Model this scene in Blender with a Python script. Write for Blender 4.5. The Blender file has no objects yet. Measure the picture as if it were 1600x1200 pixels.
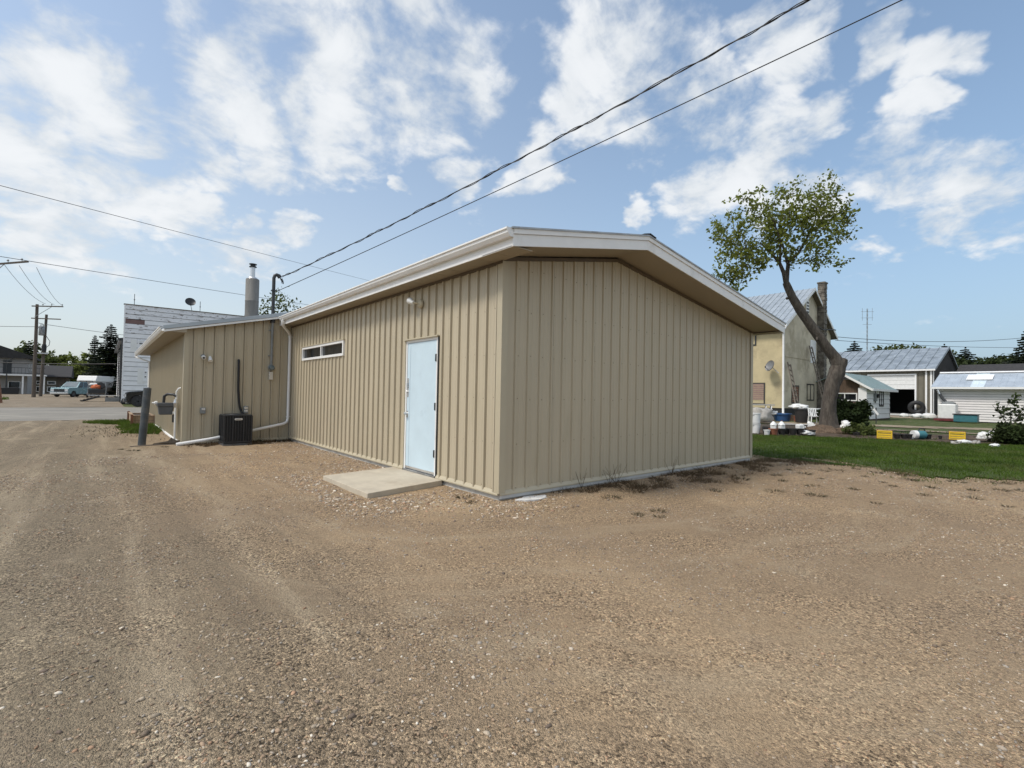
import bpy, bmesh, math, random
import numpy as np
from mathutils import Vector, Matrix, noise as mnoise

random.seed(7); rng = np.random.default_rng(7)
S = bpy.context.scene
COL = S.collection
PI = math.pi
V = Vector

# ------------------------------------------------------------------ camera
cam = bpy.data.cameras.new("camera"); camo = bpy.data.objects.new("camera", cam); COL.objects.link(camo)
S.camera = camo
cam.sensor_fit = 'HORIZONTAL'; cam.sensor_width = 36.0; cam.lens = 762.6 / 1600 * 36.0
cam.clip_end = 2000; cam.clip_start = 0.05
CAM = V((-4.0607, -5.0782, 1.4228)); yaw, pitch, roll = .6969, .0205, .0190
fw = V((math.sin(yaw)*math.cos(pitch), math.cos(yaw)*math.cos(pitch), math.sin(pitch)))
r0 = V((math.cos(yaw), -math.sin(yaw), 0)); u0 = r0.cross(fw)
rr = math.cos(roll)*r0 + math.sin(roll)*u0; uu = -math.sin(roll)*r0 + math.cos(roll)*u0
m3 = Matrix((rr, uu, -fw)).transposed()
camo.matrix_world = Matrix.Translation(CAM) @ m3.to_4x4()

# ------------------------------------------------------------------ light, sky, exposure
SUN_EL, SUN_AZ = math.radians(55), math.radians(-77)      # azimuth from +Y towards +X
sund = V((math.sin(SUN_AZ)*math.cos(SUN_EL), math.cos(SUN_AZ)*math.cos(SUN_EL), math.sin(SUN_EL)))
sl = bpy.data.lights.new("sun", 'SUN'); sl.energy = 1.75; sl.angle = math.radians(12); sl.color = (1.0, .95, .87)
so = bpy.data.objects.new("sun", sl); COL.objects.link(so)
so.rotation_euler = sund.to_track_quat('Z', 'Y').to_euler(); so.location = (-20, 0, 30)
S.view_settings.view_transform = 'Standard'; S.view_settings.look = 'None'
S.view_settings.exposure = 0.6; S.view_settings.gamma = 1.0; S.view_settings.use_curve_mapping = False
S.cycles.max_bounces = 6

W = bpy.data.worlds.new("World"); S.world = W; W.use_nodes = True
SKY_STRENGTH = 0.15

class NT:
    """tiny node-tree helper"""
    def __init__(s, tree): s.t = tree; s.n = tree.nodes; s.l = tree.links
    def new(s, kind, ins=None, **kw):
        n = s.n.new(kind)
        for k, v in kw.items(): setattr(n, k, v)
        for k, v in (ins or {}).items():
            if hasattr(v, 'is_linked') or isinstance(v, bpy.types.NodeSocket): s.l.new(v, n.inputs[k])
            else: n.inputs[k].default_value = v
        return n
    def math(s, op, a, b=0.0, clamp=False):
        return s.new('ShaderNodeMath', {0: a, 1: b}, operation=op, use_clamp=clamp).outputs[0]
    def mapr(s, v, a, b, c=0.0, d=1.0, smooth=True):
        return s.new('ShaderNodeMapRange', {'Value': v, 'From Min': a, 'From Max': b, 'To Min': c, 'To Max': d},
                     interpolation_type='SMOOTHSTEP' if smooth else 'LINEAR').outputs[0]
    def mix(s, f, a, b, blend='MIX'):
        n = s.new('ShaderNodeMix', data_type='RGBA', blend_type=blend)
        for sock, v in ((n.inputs[0], f), (n.inputs[6], a), (n.inputs[7], b)):
            if isinstance(v, bpy.types.NodeSocket): s.l.new(v, sock)
            elif isinstance(v, (tuple, list)): sock.default_value = (*v[:3], 1)
            else: sock.default_value = v
        return n.outputs[2]
    def noise(s, vec, scale, detail=4, rough=.55, dist=0.0):
        return s.new('ShaderNodeTexNoise', {'Vector': vec, 'Scale': scale, 'Detail': detail, 'Roughness': rough, 'Distortion': dist}).outputs[0]

def build_sky():
    t = NT(W.node_tree); t.n.clear()
    out = t.new('ShaderNodeOutputWorld'); bg = t.new('ShaderNodeBackground', {'Strength': SKY_STRENGTH})
    t.l.new(bg.outputs[0], out.inputs[0])
    sky = t.new('ShaderNodeTexSky', sky_type='NISHITA', sun_disc=False, sun_elevation=SUN_EL, sun_rotation=SUN_AZ,
                altitude=600, air_density=1.0, dust_density=2.0, ozone_density=1.6)
    d = t.new('ShaderNodeTexCoord').outputs['Generated']
    sep = t.new('ShaderNodeSeparateXYZ', {0: d}); x, y, z = sep.outputs
    zc = t.math('MAXIMUM', z, 0.0)
    den = t.math('ADD', zc, .34)
    p = t.new('ShaderNodeCombineXYZ', {0: t.math('DIVIDE', x, den), 1: t.math('DIVIDE', y, den), 2: 0.3}).outputs[0]
    # where the cloud banks stand in the sky (direction, angular radius)
    banks = [(0.211,0.822,0.528,0.145),(0.336,0.744,0.577,0.149),(0.425,0.73,0.535,0.116),(0.286,0.83,0.479,0.109),(0.133,0.838,0.53,0.098),(0.048,0.918,0.394,0.076),(0.121,0.908,0.402,0.052),(-0.038,0.95,0.31,0.119),(-0.091,0.946,0.31,0.102),(-0.051,0.968,0.246,0.093),(0.192,0.89,0.414,0.045),(0.63,0.506,0.589,0.097),(0.695,0.476,0.539,0.105),(0.644,0.573,0.507,0.075),(0.75,0.426,0.505,0.064),(0.773,0.304,0.557,0.064),(0.838,0.358,0.412,0.098),(0.817,0.425,0.39,0.079),(0.85,0.268,0.453,0.044),(0.838,0.185,0.513,0.035),(0.869,0.128,0.478,0.044),(0.896,0.167,0.412,0.032),(0.922,0.194,0.335,0.064),(0.951,0.105,0.292,0.069),(0.948,0.161,0.274,0.042),(0.507,0.768,0.392,0.047),(0.611,0.667,0.426,0.052),(0.25,0.923,0.291,0.044),(0.166,0.936,0.311,0.026),(0.34,0.847,0.409,0.044),(0.095,0.95,0.298,0.043),(0.18,0.952,0.248,0.053),(0.755,0.542,0.368,0.028),(0.427,0.818,0.385,0.018),(-0.059,0.902,0.427,0.101),(0.883,0.315,0.347,0.058),
             (0.0,0.2,0.98,0.2)]
    front = t.new('ShaderNodeVectorMath', {0: d, 1: (.61, .73, .31)}, operation='DOT_PRODUCT').outputs['Value']
    fill_cloud = t.math('MULTIPLY', t.mapr(front, .66, .40), t.mapr(t.noise(p, .9, 2, .5), .32, .55, .45, 1.0))  # cloud cover out of view, added to lift and whiten the ambient light
    wv = t.new('ShaderNodeTexNoise', {'Vector': p, 'Scale': 2.8, 'Detail': 5, 'Roughness': .6}).outputs['Color']
    wv = t.new('ShaderNodeVectorMath', {0: wv, 1: (.5, .5, .5)}, operation='SUBTRACT').outputs[0]
    wv = t.new('ShaderNodeVectorMath', {0: wv, 'Scale': .26}, operation='SCALE').outputs[0]
    dw = t.new('ShaderNodeVectorMath', {0: t.new('ShaderNodeVectorMath', {0: d, 1: wv}, operation='ADD').outputs[0]}, operation='NORMALIZE').outputs[0]
    m = None
    for bx, by, bz, a in banks:
        l = math.sqrt(bx*bx+by*by+bz*bz)
        dot = t.new('ShaderNodeVectorMath', {0: dw, 1: (bx/l, by/l, bz/l)}, operation='DOT_PRODUCT').outputs['Value']
        v = t.mapr(dot, math.cos(a*1.55), math.cos(a*.20))
        m = v if m is None else t.math('SMOOTH_MAX', m, v) if False else t.math('MAXIMUM', m, v)
    m = t.math('MAXIMUM', m, fill_cloud)
    n1 = t.noise(p, 6.0, 9, .55, .3)
    n2 = t.noise(p, 19.0, 5, .58, .2)
    n = t.math('ADD', t.math('MULTIPLY', n1, .72), t.math('MULTIPLY', n2, .28))
    n = t.math('ADD', t.math('MULTIPLY', t.math('SUBTRACT', n, .5), 2.6), .5)
    s = t.math('ADD', t.math('MULTIPLY', n, .72), t.math('MULTIPLY', m, .44))
    dens = t.mapr(s, .53, .92)
    dens = t.math('MULTIPLY', dens, t.mapr(z, .03, .2))
    dens = t.math('MULTIPLY', dens, .95)
    # haze low over the horizon, thicker on the sun's side
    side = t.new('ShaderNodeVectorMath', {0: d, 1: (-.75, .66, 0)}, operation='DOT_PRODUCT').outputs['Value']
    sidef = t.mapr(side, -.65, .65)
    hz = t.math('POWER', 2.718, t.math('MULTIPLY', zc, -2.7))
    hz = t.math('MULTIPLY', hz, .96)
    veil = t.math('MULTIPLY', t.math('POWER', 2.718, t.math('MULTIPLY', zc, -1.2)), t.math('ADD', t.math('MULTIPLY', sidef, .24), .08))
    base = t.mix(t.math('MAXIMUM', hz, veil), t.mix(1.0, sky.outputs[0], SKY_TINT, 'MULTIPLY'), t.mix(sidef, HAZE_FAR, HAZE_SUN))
    col = t.mix(dens, base, t.mix(t.mapr(n1, .35, .7), CLOUD_LO, CLOUD_HI))
    t.l.new(col, bg.inputs[0])
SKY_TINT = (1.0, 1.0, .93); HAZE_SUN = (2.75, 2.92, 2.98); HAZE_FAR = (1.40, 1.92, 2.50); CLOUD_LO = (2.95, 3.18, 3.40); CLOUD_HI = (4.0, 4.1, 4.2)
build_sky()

# ------------------------------------------------------------------ materials
MATS = {}
def mat(name, color, rough=.6, metal=0.0, var=.12, vscale=6.0, bump=0.0, bscale=40.0, spec=.5, stretch=None, second=None, sscale=1.5, transl=0.0, samt=(.5, .62), bdetail=5):
    """procedural surface: base colour varied by noise, optional second colour in patches, fine relief"""
    if name in MATS: return MATS[name]
    m = bpy.data.materials.new(name); m.use_nodes = True; t = NT(m.node_tree)
    b = t.n['Principled BSDF']
    co = t.new('ShaderNodeTexCoord').outputs['Object']
    if stretch: co = t.new('ShaderNodeMapping', {0: co, 3: stretch}).outputs[0]
    n = t.noise(co, vscale, 5, .6)
    c = tuple(color)
    lo = tuple(v*(1-var) for v in c); hi = tuple(min(1, v*(1+var)) for v in c)
    f = t.mapr(n, .3, .7)
    colr = t.mix(f, lo, hi)
    if second:
        f2 = t.mapr(t.noise(co, sscale, 6, .65), samt[0], samt[1])
        colr = t.mix(f2, colr, second)
    t.l.new(colr, b.inputs['Base Color'])
    b.inputs['Roughness'].default_value = rough; b.inputs['Metallic'].default_value = metal
    b.inputs['Specular IOR Level'].default_value = .15 if transl else spec
    t.l.new(t.mapr(n, .2, .8, max(0, rough-.08), min(1, rough+.08)), b.inputs['Roughness'])
    if bump:
        bn = t.new('ShaderNodeBump', {'Height': t.noise(co, bscale, bdetail, .6), 'Strength': min(1, bump), 'Distance': .01 if bdetail > 1 else .03})
        t.l.new(bn.outputs[0], b.inputs['Normal'])
    if transl:
        tr = t.new('ShaderNodeBsdfTranslucent', {'Color': colr})
        mx = t.new('ShaderNodeMixShader', {0: transl, 1: b.outputs[0], 2: tr.outputs[0]})
        t.l.new(mx.outputs[0], t.n['Material Output'].inputs[0])
    MATS[name] = m
    return m

def M_(): pass
M_siding = mat('beige_metal', (.470, .408, .296), .42, 0, .04, 1.2, .45, 2.6, bdetail=1, spec=.4, stretch=(1, 1, .25), second=(.425, .37, .262), sscale=2.5, samt=(.52, .8))
M_trim = mat('beige_trim', (.462, .405, .29), .45, 0, .03, 2)
M_white = mat('white_paint', (.81, .805, .79), .42, 0, .03, 3, second=(.68, .67, .64), sscale=2, samt=(.55, .8))
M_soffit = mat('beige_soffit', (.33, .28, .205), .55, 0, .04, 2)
M_conc = mat('concrete', (.42, .405, .375), .85, 0, .15, 4, .5, 60, second=(.30, .29, .27), sscale=3, samt=(.55, .75))
M_slab = mat('slab_concrete', (.47, .415, .325), .9, 0, .10, 3, .35, 90, second=(.40, .34, .26), sscale=2.2, samt=(.5, .7))
M_door = mat('pale_blue_paint', (.56, .69, .77), .34, 0, .03, 3, .25, 3, second=(.51, .63, .71), sscale=4, samt=(.55, .75), bdetail=1)
M_steel = mat('galvanised_steel', (.36, .37, .38), .42, .7, .18, 5, second=(.28, .28, .28), sscale=3)
M_flue = mat('flue_steel', (.185, .178, .165), .8, 0, .22, 3, stretch=(1, 1, .3), second=(.15, .14, .13), sscale=2)
M_silver = mat('bright_steel', (.62, .62, .62), .3, .8, .08, 5)
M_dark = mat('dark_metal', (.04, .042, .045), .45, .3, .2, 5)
M_black = mat('black_rubber', (.016, .016, .017), .6, 0, .2, 8)
M_acgray = mat('charcoal_enamel', (.030, .032, .036), .42, .1, .2, 6)
M_grayp = mat('grey_enamel', (.22, .23, .23), .5, .1, .12, 6)
M_meter = mat('gas_meter_grey', (.10, .105, .11), .55, .1, .15, 6)
M_bollard = mat('bollard_paint', (.065, .075, .082), .5, .2, .18, 4, .1, 30, second=(.10, .105, .105), sscale=4)
M_glass = mat('dark_glass', (.012, .014, .016), .08, 0, .1, 2, spec=.6)
M_glassb = mat('sky_glass', (.10, .14, .16), .08, 0, .1, 2, spec=.8)
M_wood = mat('weathered_wood', (.33, .235, .155), .85, 0, .25, 4, .4, 30, stretch=(4, 4, .6))
M_woodr = mat('reddish_wood', (.20, .095, .055), .8, 0, .25, 5, .3, 30)
M_woodg = mat('grey_wood', (.15, .125, .10), .9, 0, .25, 5, .5, 30, stretch=(5, 5, .4))
M_pole = mat('pole_wood', (.105, .085, .068), .9, 0, .25, 3, .5, 25, stretch=(6, 6, .3))
M_bark = mat('bark', (.080, .067, .054), .95, 0, .4, 5, 1.0, 22, stretch=(2.2, 2.2, .6), second=(.06, .047, .037), sscale=6, samt=(.5, .6))
M_leaf = mat('spring_leaf', (.185, .215, .042), .6, 0, .35, 1.4, transl=.5, second=(.20, .215, .06), sscale=3)
M_leafd = mat('dark_leaf', (.045, .062, .022), .6, 0, .35, 1.4, transl=.3)
M_leafm = mat('mid_leaf', (.085, .105, .030), .6, 0, .35, .5, transl=.3)
M_leafb = mat("hedge_leaf", (.17, .20, .05), .6, 0, .35, .3, transl=.3)
M_needle = mat('spruce_needle', (.014, .021, .012), .7, 0, .4, 1.0, transl=.08)
M_needle2 = mat('juniper_needle', (.034, .050, .015), .7, 0, .4, 2.0, transl=.1)
M_grass = mat('grass_blade', (.069, .114, .015), .65, 0, .4, .9, transl=.35, second=(.10, .125, .03), sscale=.7)
M_dry = mat('dry_weed', (.12, .085, .05), .8, 0, .4, 5, transl=.2)
M_weed = mat('green_weed', (.048, .046, .024), .75, 0, .4, 5, transl=.2)
M_roofg = mat('galvanised_roof', (.40, .44, .47), .42, .35, .10, 2)
M_rooft = mat('pale_green_roof', (.27, .35, .36), .45, .3, .10, 1.5)
M_roofw = mat('worn_steel_roof', (.34, .38, .41), .45, .4, .18, 1.2, stretch=(1, 1, 1), second=(.24, .27, .29), sscale=.7)
M_roofb = mat('blue_tin_roof', (.40, .45, .50), .5, .15, .10, 1.2)
M_roofp = mat('pale_tin_roof', (.62, .71, .76), .5, .1, .06, 1.2)
M_shing = mat('dark_shingle', (.038, .036, .036), .9, 0, .25, 3, .4, 20)
M_stuccoy = mat('yellow_stucco', (.52, .435, .265), .9, 0, .09, 1.2, .4, 30, second=(.43, .355, .22), sscale=.9, samt=(.5, .66))
M_stuccog = mat('grey_stucco', (.58, .51, .385), .9, 0, .12, .8, .4, 30, second=(.43, .37, .265), sscale=.7, samt=(.48, .66))
M_block = mat('chimney_block', (.165, .145, .118), .95, 0, .35, 3, .6, 20, second=(.09, .075, .06), sscale=2)
M_clap = mat('white_clapboard', (.84, .84, .85), .6, 0, .05, 2)
M_clapw = mat('worn_clapboard', (.80, .80, .82), .7, 0, .08, 3, second=(.20, .17, .15), sscale=3.4, samt=(.58, .62), stretch=(.6, .6, 2.5))
M_clapg = mat('garage_siding', (.70, .67, .65), .6, 0, .04, 1.5)
M_clapo = mat('grey_siding', (.155, .14, .105), .65, 0, .12, 1.2)
M_clapd = mat('dark_grey_siding', (.085, .08, .075), .7, 0, .12, 1.2)
M_taup = mat('taupe_siding', (.30, .285, .27), .7, 0, .08, 1.2)
M_brownw = mat('brown_board', (.115, .075, .05), .85, 0, .25, 3, stretch=(5, 5, .6))
M_blue = mat('blue_plastic', (.025, .085, .22), .4, 0, .12, 4)
M_teal = mat('teal_plastic', (.035, .145, .17), .5, 0, .15, 4)
M_yellow = mat('yellow_plastic', (.72, .48, .025), .4, 0, .08, 4)
M_wplast = mat('white_plastic', (.74, .74, .72), .4, 0, .06, 5)
M_red = mat('dark_red', (.13, .022, .022), .6, 0, .2, 4)
M_terra = mat('terracotta', (.27, .10, .055), .8, 0, .2, 6)
M_orange = mat('orange_fabric', (.62, .16, .06), .7, 0, .15, 5)
M_pot = mat('black_pot', (.022, .020, .019), .6, 0, .25, 8)
M_tarp = mat('grey_tarp', (.36, .34, .31), .8, 0, .2, 5, .6, 8)
M_soil = mat('potting_soil', (.05, .036, .025), .95, 0, .35, 20, .7, 60)
M_truck = mat('teal_car_paint', (.17, .30, .33), .25, .1, .05, 3, spec=.7)
M_truckd = mat('grey_car_trim', (.09, .095, .10), .4, .2, .1, 4)
M_suv = mat('black_car_paint', (.008, .009, .010), .16, 0, .1, 3, spec=.7)
M_lamp = mat('head_lamp_glass', (.6, .62, .64), .1, 0, .05, 4)
M_asph = mat('asphalt', (.215, .198, .168), .9, 0, .16, .35, .5, 90, second=(.29, .268, .225), sscale=.9, stretch=(.4, 1.6, 1))
M_cable = mat('cable_black', (.012, .012, .013), .6, 0, .1, 4)
M_cableg = mat('cable_grey', (.10, .105, .115), .6, 0, .1, 4)
M_vent = mat('satellite_grey', (.20, .20, .20), .5, .2, .1, 4)

def dirt_mat(name, a, b, c, sc=.6):
    m = bpy.data.materials.new(name); m.use_nodes = True; t = NT(m.node_tree); bs = t.n['Principled BSDF']
    co = t.new('ShaderNodeTexCoord').outputs['Object']
    f1 = t.mapr(t.noise(co, sc, 7, .65), .38, .62); f2 = t.mapr(t.noise(co, sc*3.3, 6, .7), .5, .68)
    c1 = t.mix(f1, a, b); c1 = t.mix(f2, c1, c)
    fine = t.noise(co, 45, 4, .7)
    c1 = t.mix(.6, c1, t.mix(t.mapr(fine, .3, .7), (.25, .25, .25), (.75, .75, .75)), 'OVERLAY')
    t.l.new(c1, bs.inputs['Base Color']); bs.inputs['Roughness'].default_value = .95; bs.inputs['Specular IOR Level'].default_value = .2
    bn = t.new('ShaderNodeBump', {'Height': fine, 'Strength': .8, 'Distance': .03}); t.l.new(bn.outputs[0], bs.inputs['Normal'])
    return m

def gravel_mat():
    m = bpy.data.materials.new('packed_gravel'); m.use_nodes = True; t = NT(m.node_tree); bs = t.n['Principled BSDF']
    co = t.new('ShaderNodeTexCoord').outputs['Object']
    sx, sy, sz = t.new('ShaderNodeSeparateXYZ', {0: co}).outputs
    tan_ = (.470, .338, .208); brn = (.395, .284, .176); gry = (.245, .203, .142); pale = (.54, .435, .30)
    n1 = t.noise(co, .33, 6, .6, .4); n2 = t.noise(co, 1.1, 6, .65)
    c = t.mix(t.mapr(n1, .40, .58), tan_, brn)
    n0 = t.noise(co, .16, 4, .6, .8)
    c = t.mix(t.math('MULTIPLY', t.mapr(n0, .42, .60), .55), c, (.325, .238, .155))
    # wheel tracks running along the lane: greyer, washed
    lane = t.math('ADD', sx, t.math('MULTIPLY', t.noise(co, .25, 3, .5), 2.4))
    gl = t.mapr(lane, -.6, -3.4)
    c = t.mix(t.math('MULTIPLY', gl, .85), c, gry)
    # tyre tracks: down the lane and round the shop corner
    fx_ = t.math('SUBTRACT', sx, 2.0); fy_ = t.math('MINIMUM', t.math('SUBTRACT', sy, 2.0), 0.0)
    fr_ = t.math('SQRT', t.math('ADD', t.math('MULTIPLY', fx_, fx_), t.math('MULTIPLY', fy_, fy_)))
    al_ = t.math('ADD', t.math('MULTIPLY', sy, .10), t.math('MULTIPLY', sx, -.09))
    fr_ = t.math('ADD', fr_, t.math('MULTIPLY', t.noise(co, .22, 4, .55), 2.4))
    stv = t.new('ShaderNodeCombineXYZ', {0: t.math('MULTIPLY', fr_, 1.5), 1: al_, 2: 0.0}).outputs[0]
    ns = t.noise(stv, 1.3, 5, .6)
    lst = t.new('ShaderNodeMapping', {0: co, 2: (0, 0, .10), 3: (1.9, .10, 1)}).outputs[0]
    nl = t.noise(lst, 1.2, 6, .62)
    lane2 = t.mapr(lane, 1.5, -2.5)
    c = t.mix(t.math('MULTIPLY', t.math('MULTIPLY', t.mapr(nl, .50, .66), .42), lane2), c, pale)
    c = t.mix(t.math('MULTIPLY', t.math('MULTIPLY', t.mapr(nl, .47, .33), .40), lane2), c, (.19, .148, .102))
    c = t.mix(t.math('MULTIPLY', t.mapr(ns, .50, .70), .34), c, pale)
    c = t.mix(t.math('MULTIPLY', t.mapr(ns, .48, .32), .36), c, (.27, .20, .135))
    c = t.mix(t.math('MULTIPLY', t.mapr(n2, .55, .72), .45), c, pale)
    c = t.mix(t.math('MULTIPLY', t.mapr(n2, .45, .28), .35), c, (.26, .195, .14))
    # individual stones
    vs = t.new('ShaderNodeTexVoronoi', {'Vector': co, 'Scale': 80, 'Randomness': 1.0}, feature='F1')
    vf = t.new('ShaderNodeTexVoronoi', {'Vector': co, 'Scale': 190, 'Randomness': 1.0}, feature='F1')
    hs = t.new('ShaderNodeSeparateColor', {0: vs.outputs['Color']}).outputs
    hf = t.new('ShaderNodeSeparateColor', {0: vf.outputs['Color']}).outputs
    rs = t.new('ShaderNodeValToRGB', {0: hs[0]}); e = rs.color_ramp.elements
    e[0].position = 0; e[0].color = (.10, .10, .10, 1); e[1].position = 1; e[1].color = (.95, .93, .90, 1)
    for p, v in ((.22, .38), (.7, .54), (.88, .70)): q = rs.color_ramp.elements.new(p); q.color = (v, v, v, 1)
    patch = t.math('MULTIPLY', t.mapr(t.noise(co, .8, 5, .6), .38, .60, .30, 1.0), t.mapr(ns, .66, .46, .45, 1.0))
    c = t.mix(t.math('MULTIPLY', patch, .95), c, rs.outputs[0], 'OVERLAY')
    rf = t.mix(t.mapr(hf[1], .0, 1.0, smooth=False), (.18, .18, .18), (.83, .82, .81))
    c = t.mix(t.math('MULTIPLY', patch, .8), c, rf, 'OVERLAY')
    fine = t.noise(co, 330, 3, .7)
    c = t.mix(.5, c, t.mix(t.mapr(fine, .3, .7), (.36, .36, .36), (.64, .64, .64)), 'OVERLAY')
    t.l.new(c, bs.inputs['Base Color']); bs.inputs['Roughness'].default_value = .92; bs.inputs['Specular IOR Level'].default_value = .25
    h = t.math('ADD', t.math('MULTIPLY', t.math('MULTIPLY', t.mapr(vs.outputs['Distance'], .0, .8, 1, 0), hs[1]), .9), t.math('MULTIPLY', t.mapr(vf.outputs['Distance'], 0, .8, 1, 0), .45))
    h = t.math('ADD', h, t.math('MULTIPLY', fine, .25))
    h = t.math('ADD', h, t.math('MULTIPLY', t.noise(co, 14, 5, .7), 1.1))
    bn = t.new('ShaderNodeBump', {'Height': h, 'Strength': .9, 'Distance': .017}); t.l.new(bn.outputs[0], bs.inputs['Normal'])
    return m
M_gravel = gravel_mat()

def pebble_mat():
    m = bpy.data.materials.new('pebble'); m.use_nodes = True; t = NT(m.node_tree); bs = t.n['Principled BSDF']
    a = t.new('ShaderNodeAttribute', attribute_name='stone')
    co = t.new('ShaderNodeTexCoord').outputs['Object']
    c = t.mix(.5, a.outputs['Color'], t.mix(t.mapr(t.noise(co, 160, 3, .6), .3, .7), (.35, .35, .35), (.65, .65, .65)), 'OVERLAY')
    t.l.new(c, bs.inputs['Base Color']); bs.inputs['Roughness'].default_value = .85; bs.inputs['Specular IOR Level'].default_value = .3
    return m

# ------------------------------------------------------------------ mesh helpers
class MB:
    def __init__(s): s.v = []; s.f = []; s.m = []
    def poly(s, pts, mi=0):
        i = len(s.v); s.v += [tuple(p) for p in pts]; s.f.append(tuple(range(i, i+len(pts)))); s.m.append(mi); return s
    def box(s, c, size, rz=0.0, mi=0, R=None):
        hx, hy, hz = size[0]/2, size[1]/2, size[2]/2
        R = R or Matrix.Rotation(rz, 3, 'Z'); c = V(c); i = len(s.v)
        for sx in (-1, 1):
            for sy in (-1, 1):
                for sz in (-1, 1): s.v.append(tuple(c + R @ V((sx*hx, sy*hy, sz*hz))))
        for q in ((0, 1, 3, 2), (4, 6, 7, 5), (0, 4, 5, 1), (2, 3, 7, 6), (0, 2, 6, 4), (1, 5, 7, 3)):
            s.f.append(tuple(i+k for k in q)); s.m.append(mi)
        return s
    def bb(s, a, b, mi=0):
        return s.box([(a[k]+b[k])/2 for k in range(3)], [abs(b[k]-a[k]) for k in range(3)], 0, mi)
    def beam(s, a, b, w, h, mi=0, up=(0, 0, 1)):
        a, b = V(a), V(b); d = (b-a); L = d.length; d.normalize(); up = V(up)
        x = d.cross(up)
        if x.length < 1e-4: x = d.cross(V((1, 0, 0)))
        x.normalize(); z = x.cross(d).normalized()
        R = Matrix((x, d, z)).transposed()
        return s.box((a+b)/2, (w, L, h), 0, mi, R)
    def tube(s, pts, r, n=8, mi=0, cap=True):
        pts = [V(p) for p in pts]; N = len(pts); rs = r if isinstance(r, (list, tuple)) else [r]*N
        i0 = len(s.v); prev = None
        for k, p in enumerate(pts):
            d = (pts[min(k+1, N-1)] - pts[max(k-1, 0)]).normalized()
            if prev is None:
                x = d.cross(V((0, 0, 1)));
                if x.length < 1e-3: x = V((1, 0, 0))
            else: x = prev - d*prev.dot(d)
            x.normalize(); prev = x; y = d.cross(x)
            for j in range(n):
                a = 2*PI*j/n; s.v.append(tuple(p + (x*math.cos(a) + y*math.sin(a))*rs[k]))
        for k in range(N-1):
            for j in range(n):
                a = i0+k*n+j; b = i0+k*n+(j+1) % n
                s.f.append((a, b, b+n, a+n)); s.m.append(mi)
        if cap:
            s.f.append(tuple(i0+j for j in reversed(range(n)))); s.m.append(mi)
            s.f.append(tuple(i0+(N-1)*n+j for j in range(n))); s.m.append(mi)
        return s
    def lathe(s, prof, c=(0, 0, 0), n=16, mi=0, R=None):
        c = V(c); i0 = len(s.v); R = R or Matrix.Identity(3)
        for (r, z) in prof:
            for j in range(n):
                a = 2*PI*j/n; s.v.append(tuple(c + R @ V((r*math.cos(a), r*math.sin(a), z))))
        for k in range(len(prof)-1):
            for j in range(n):
                a = i0+k*n+j; b = i0+k*n+(j+1) % n
                s.f.append((a, b, b+n, a+n)); s.m.append(mi)
        s.f.append(tuple(i0+j for j in reversed(range(n)))); s.m.append(mi)
        s.f.append(tuple(i0+(len(prof)-1)*n+j for j in range(n))); s.m.append(mi)
        return s
    def prism(s, poly, O, u, v, w, mi=0):
        """polygon in plane (u,v) at O swept by vector w"""
        O, u, v, w = V(O), V(u), V(v), V(w); n = len(poly); i = len(s.v)
        for k in (0, 1):
            for (a, b) in poly: s.v.append(tuple(O + u*a + v*b + w*k))
        s.f.append(tuple(i+j for j in reversed(range(n)))); s.m.append(mi)
        s.f.append(tuple(i+n+j for j in range(n))); s.m.append(mi)
        for j in range(n):
            k = (j+1) % n; s.f.append((i+j, i+k, i+n+k, i+n+j)); s.m.append(mi)
        return s
    def build(s, name, mats, parent=None, smooth=False, bevel=0.0, fix=True):
        me = bpy.data.meshes.new(name); me.from_pydata(s.v, [], s.f)
        for m in (mats if isinstance(mats, (list, tuple)) else [mats]): me.materials.append(m)
        me.polygons.foreach_set('material_index', s.m)
        if fix:
            bm = bmesh.new(); bm.from_mesh(me); bmesh.ops.recalc_face_normals(bm, faces=bm.faces); bm.to_mesh(me); bm.free()
        if smooth:
            me.polygons.foreach_set('use_smooth', [True]*len(me.polygons))
            try: me.set_sharp_from_angle(angle=math.radians(40))
            except Exception: pass
        o = bpy.data.objects.new(name, me); COL.objects.link(o)
        if parent: o.parent = parent
        if bevel:
            b = o.modifiers.new('bevel', 'BEVEL'); b.width = bevel; b.segments = 2; b.limit_method = 'ANGLE'
        return o

def tag(o, label=None, cat=None, group=None, kind=None):
    if label: o['label'] = label
    if cat: o['category'] = cat
    if group: o['group'] = group
    if kind: o['kind'] = kind
    return o
def thing(name, label, cat, loc=(0, 0, 0), rz=0.0, group=None):
    o = bpy.data.objects.new(name, None); COL.objects.link(o); o.location = loc; o.rotation_euler = (0, 0, rz)
    o.empty_display_size = .2
    return tag(o, label, cat, group)
def copy_tree(o, parent=None):
    c = o.copy(); COL.objects.link(c)
    if parent: c.parent = parent
    for ch in list(o.children): copy_tree(ch, c)
    return c
def dup(o, loc, rz=0.0, label=None, scale=1.0):
    c = copy_tree(o); c.location = loc; c.rotation_euler = (0, 0, rz); c.scale = (scale,)*3 if not isinstance(scale, tuple) else scale
    if label: c['label'] = label
    return c
def share(name, src, parent, loc, rot=(0, 0, 0), scale=(1, 1, 1)):
    o = bpy.data.objects.new(name, src); COL.objects.link(o); o.parent = parent; o.location = loc; o.rotation_euler = rot; o.scale = scale
    return o

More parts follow.
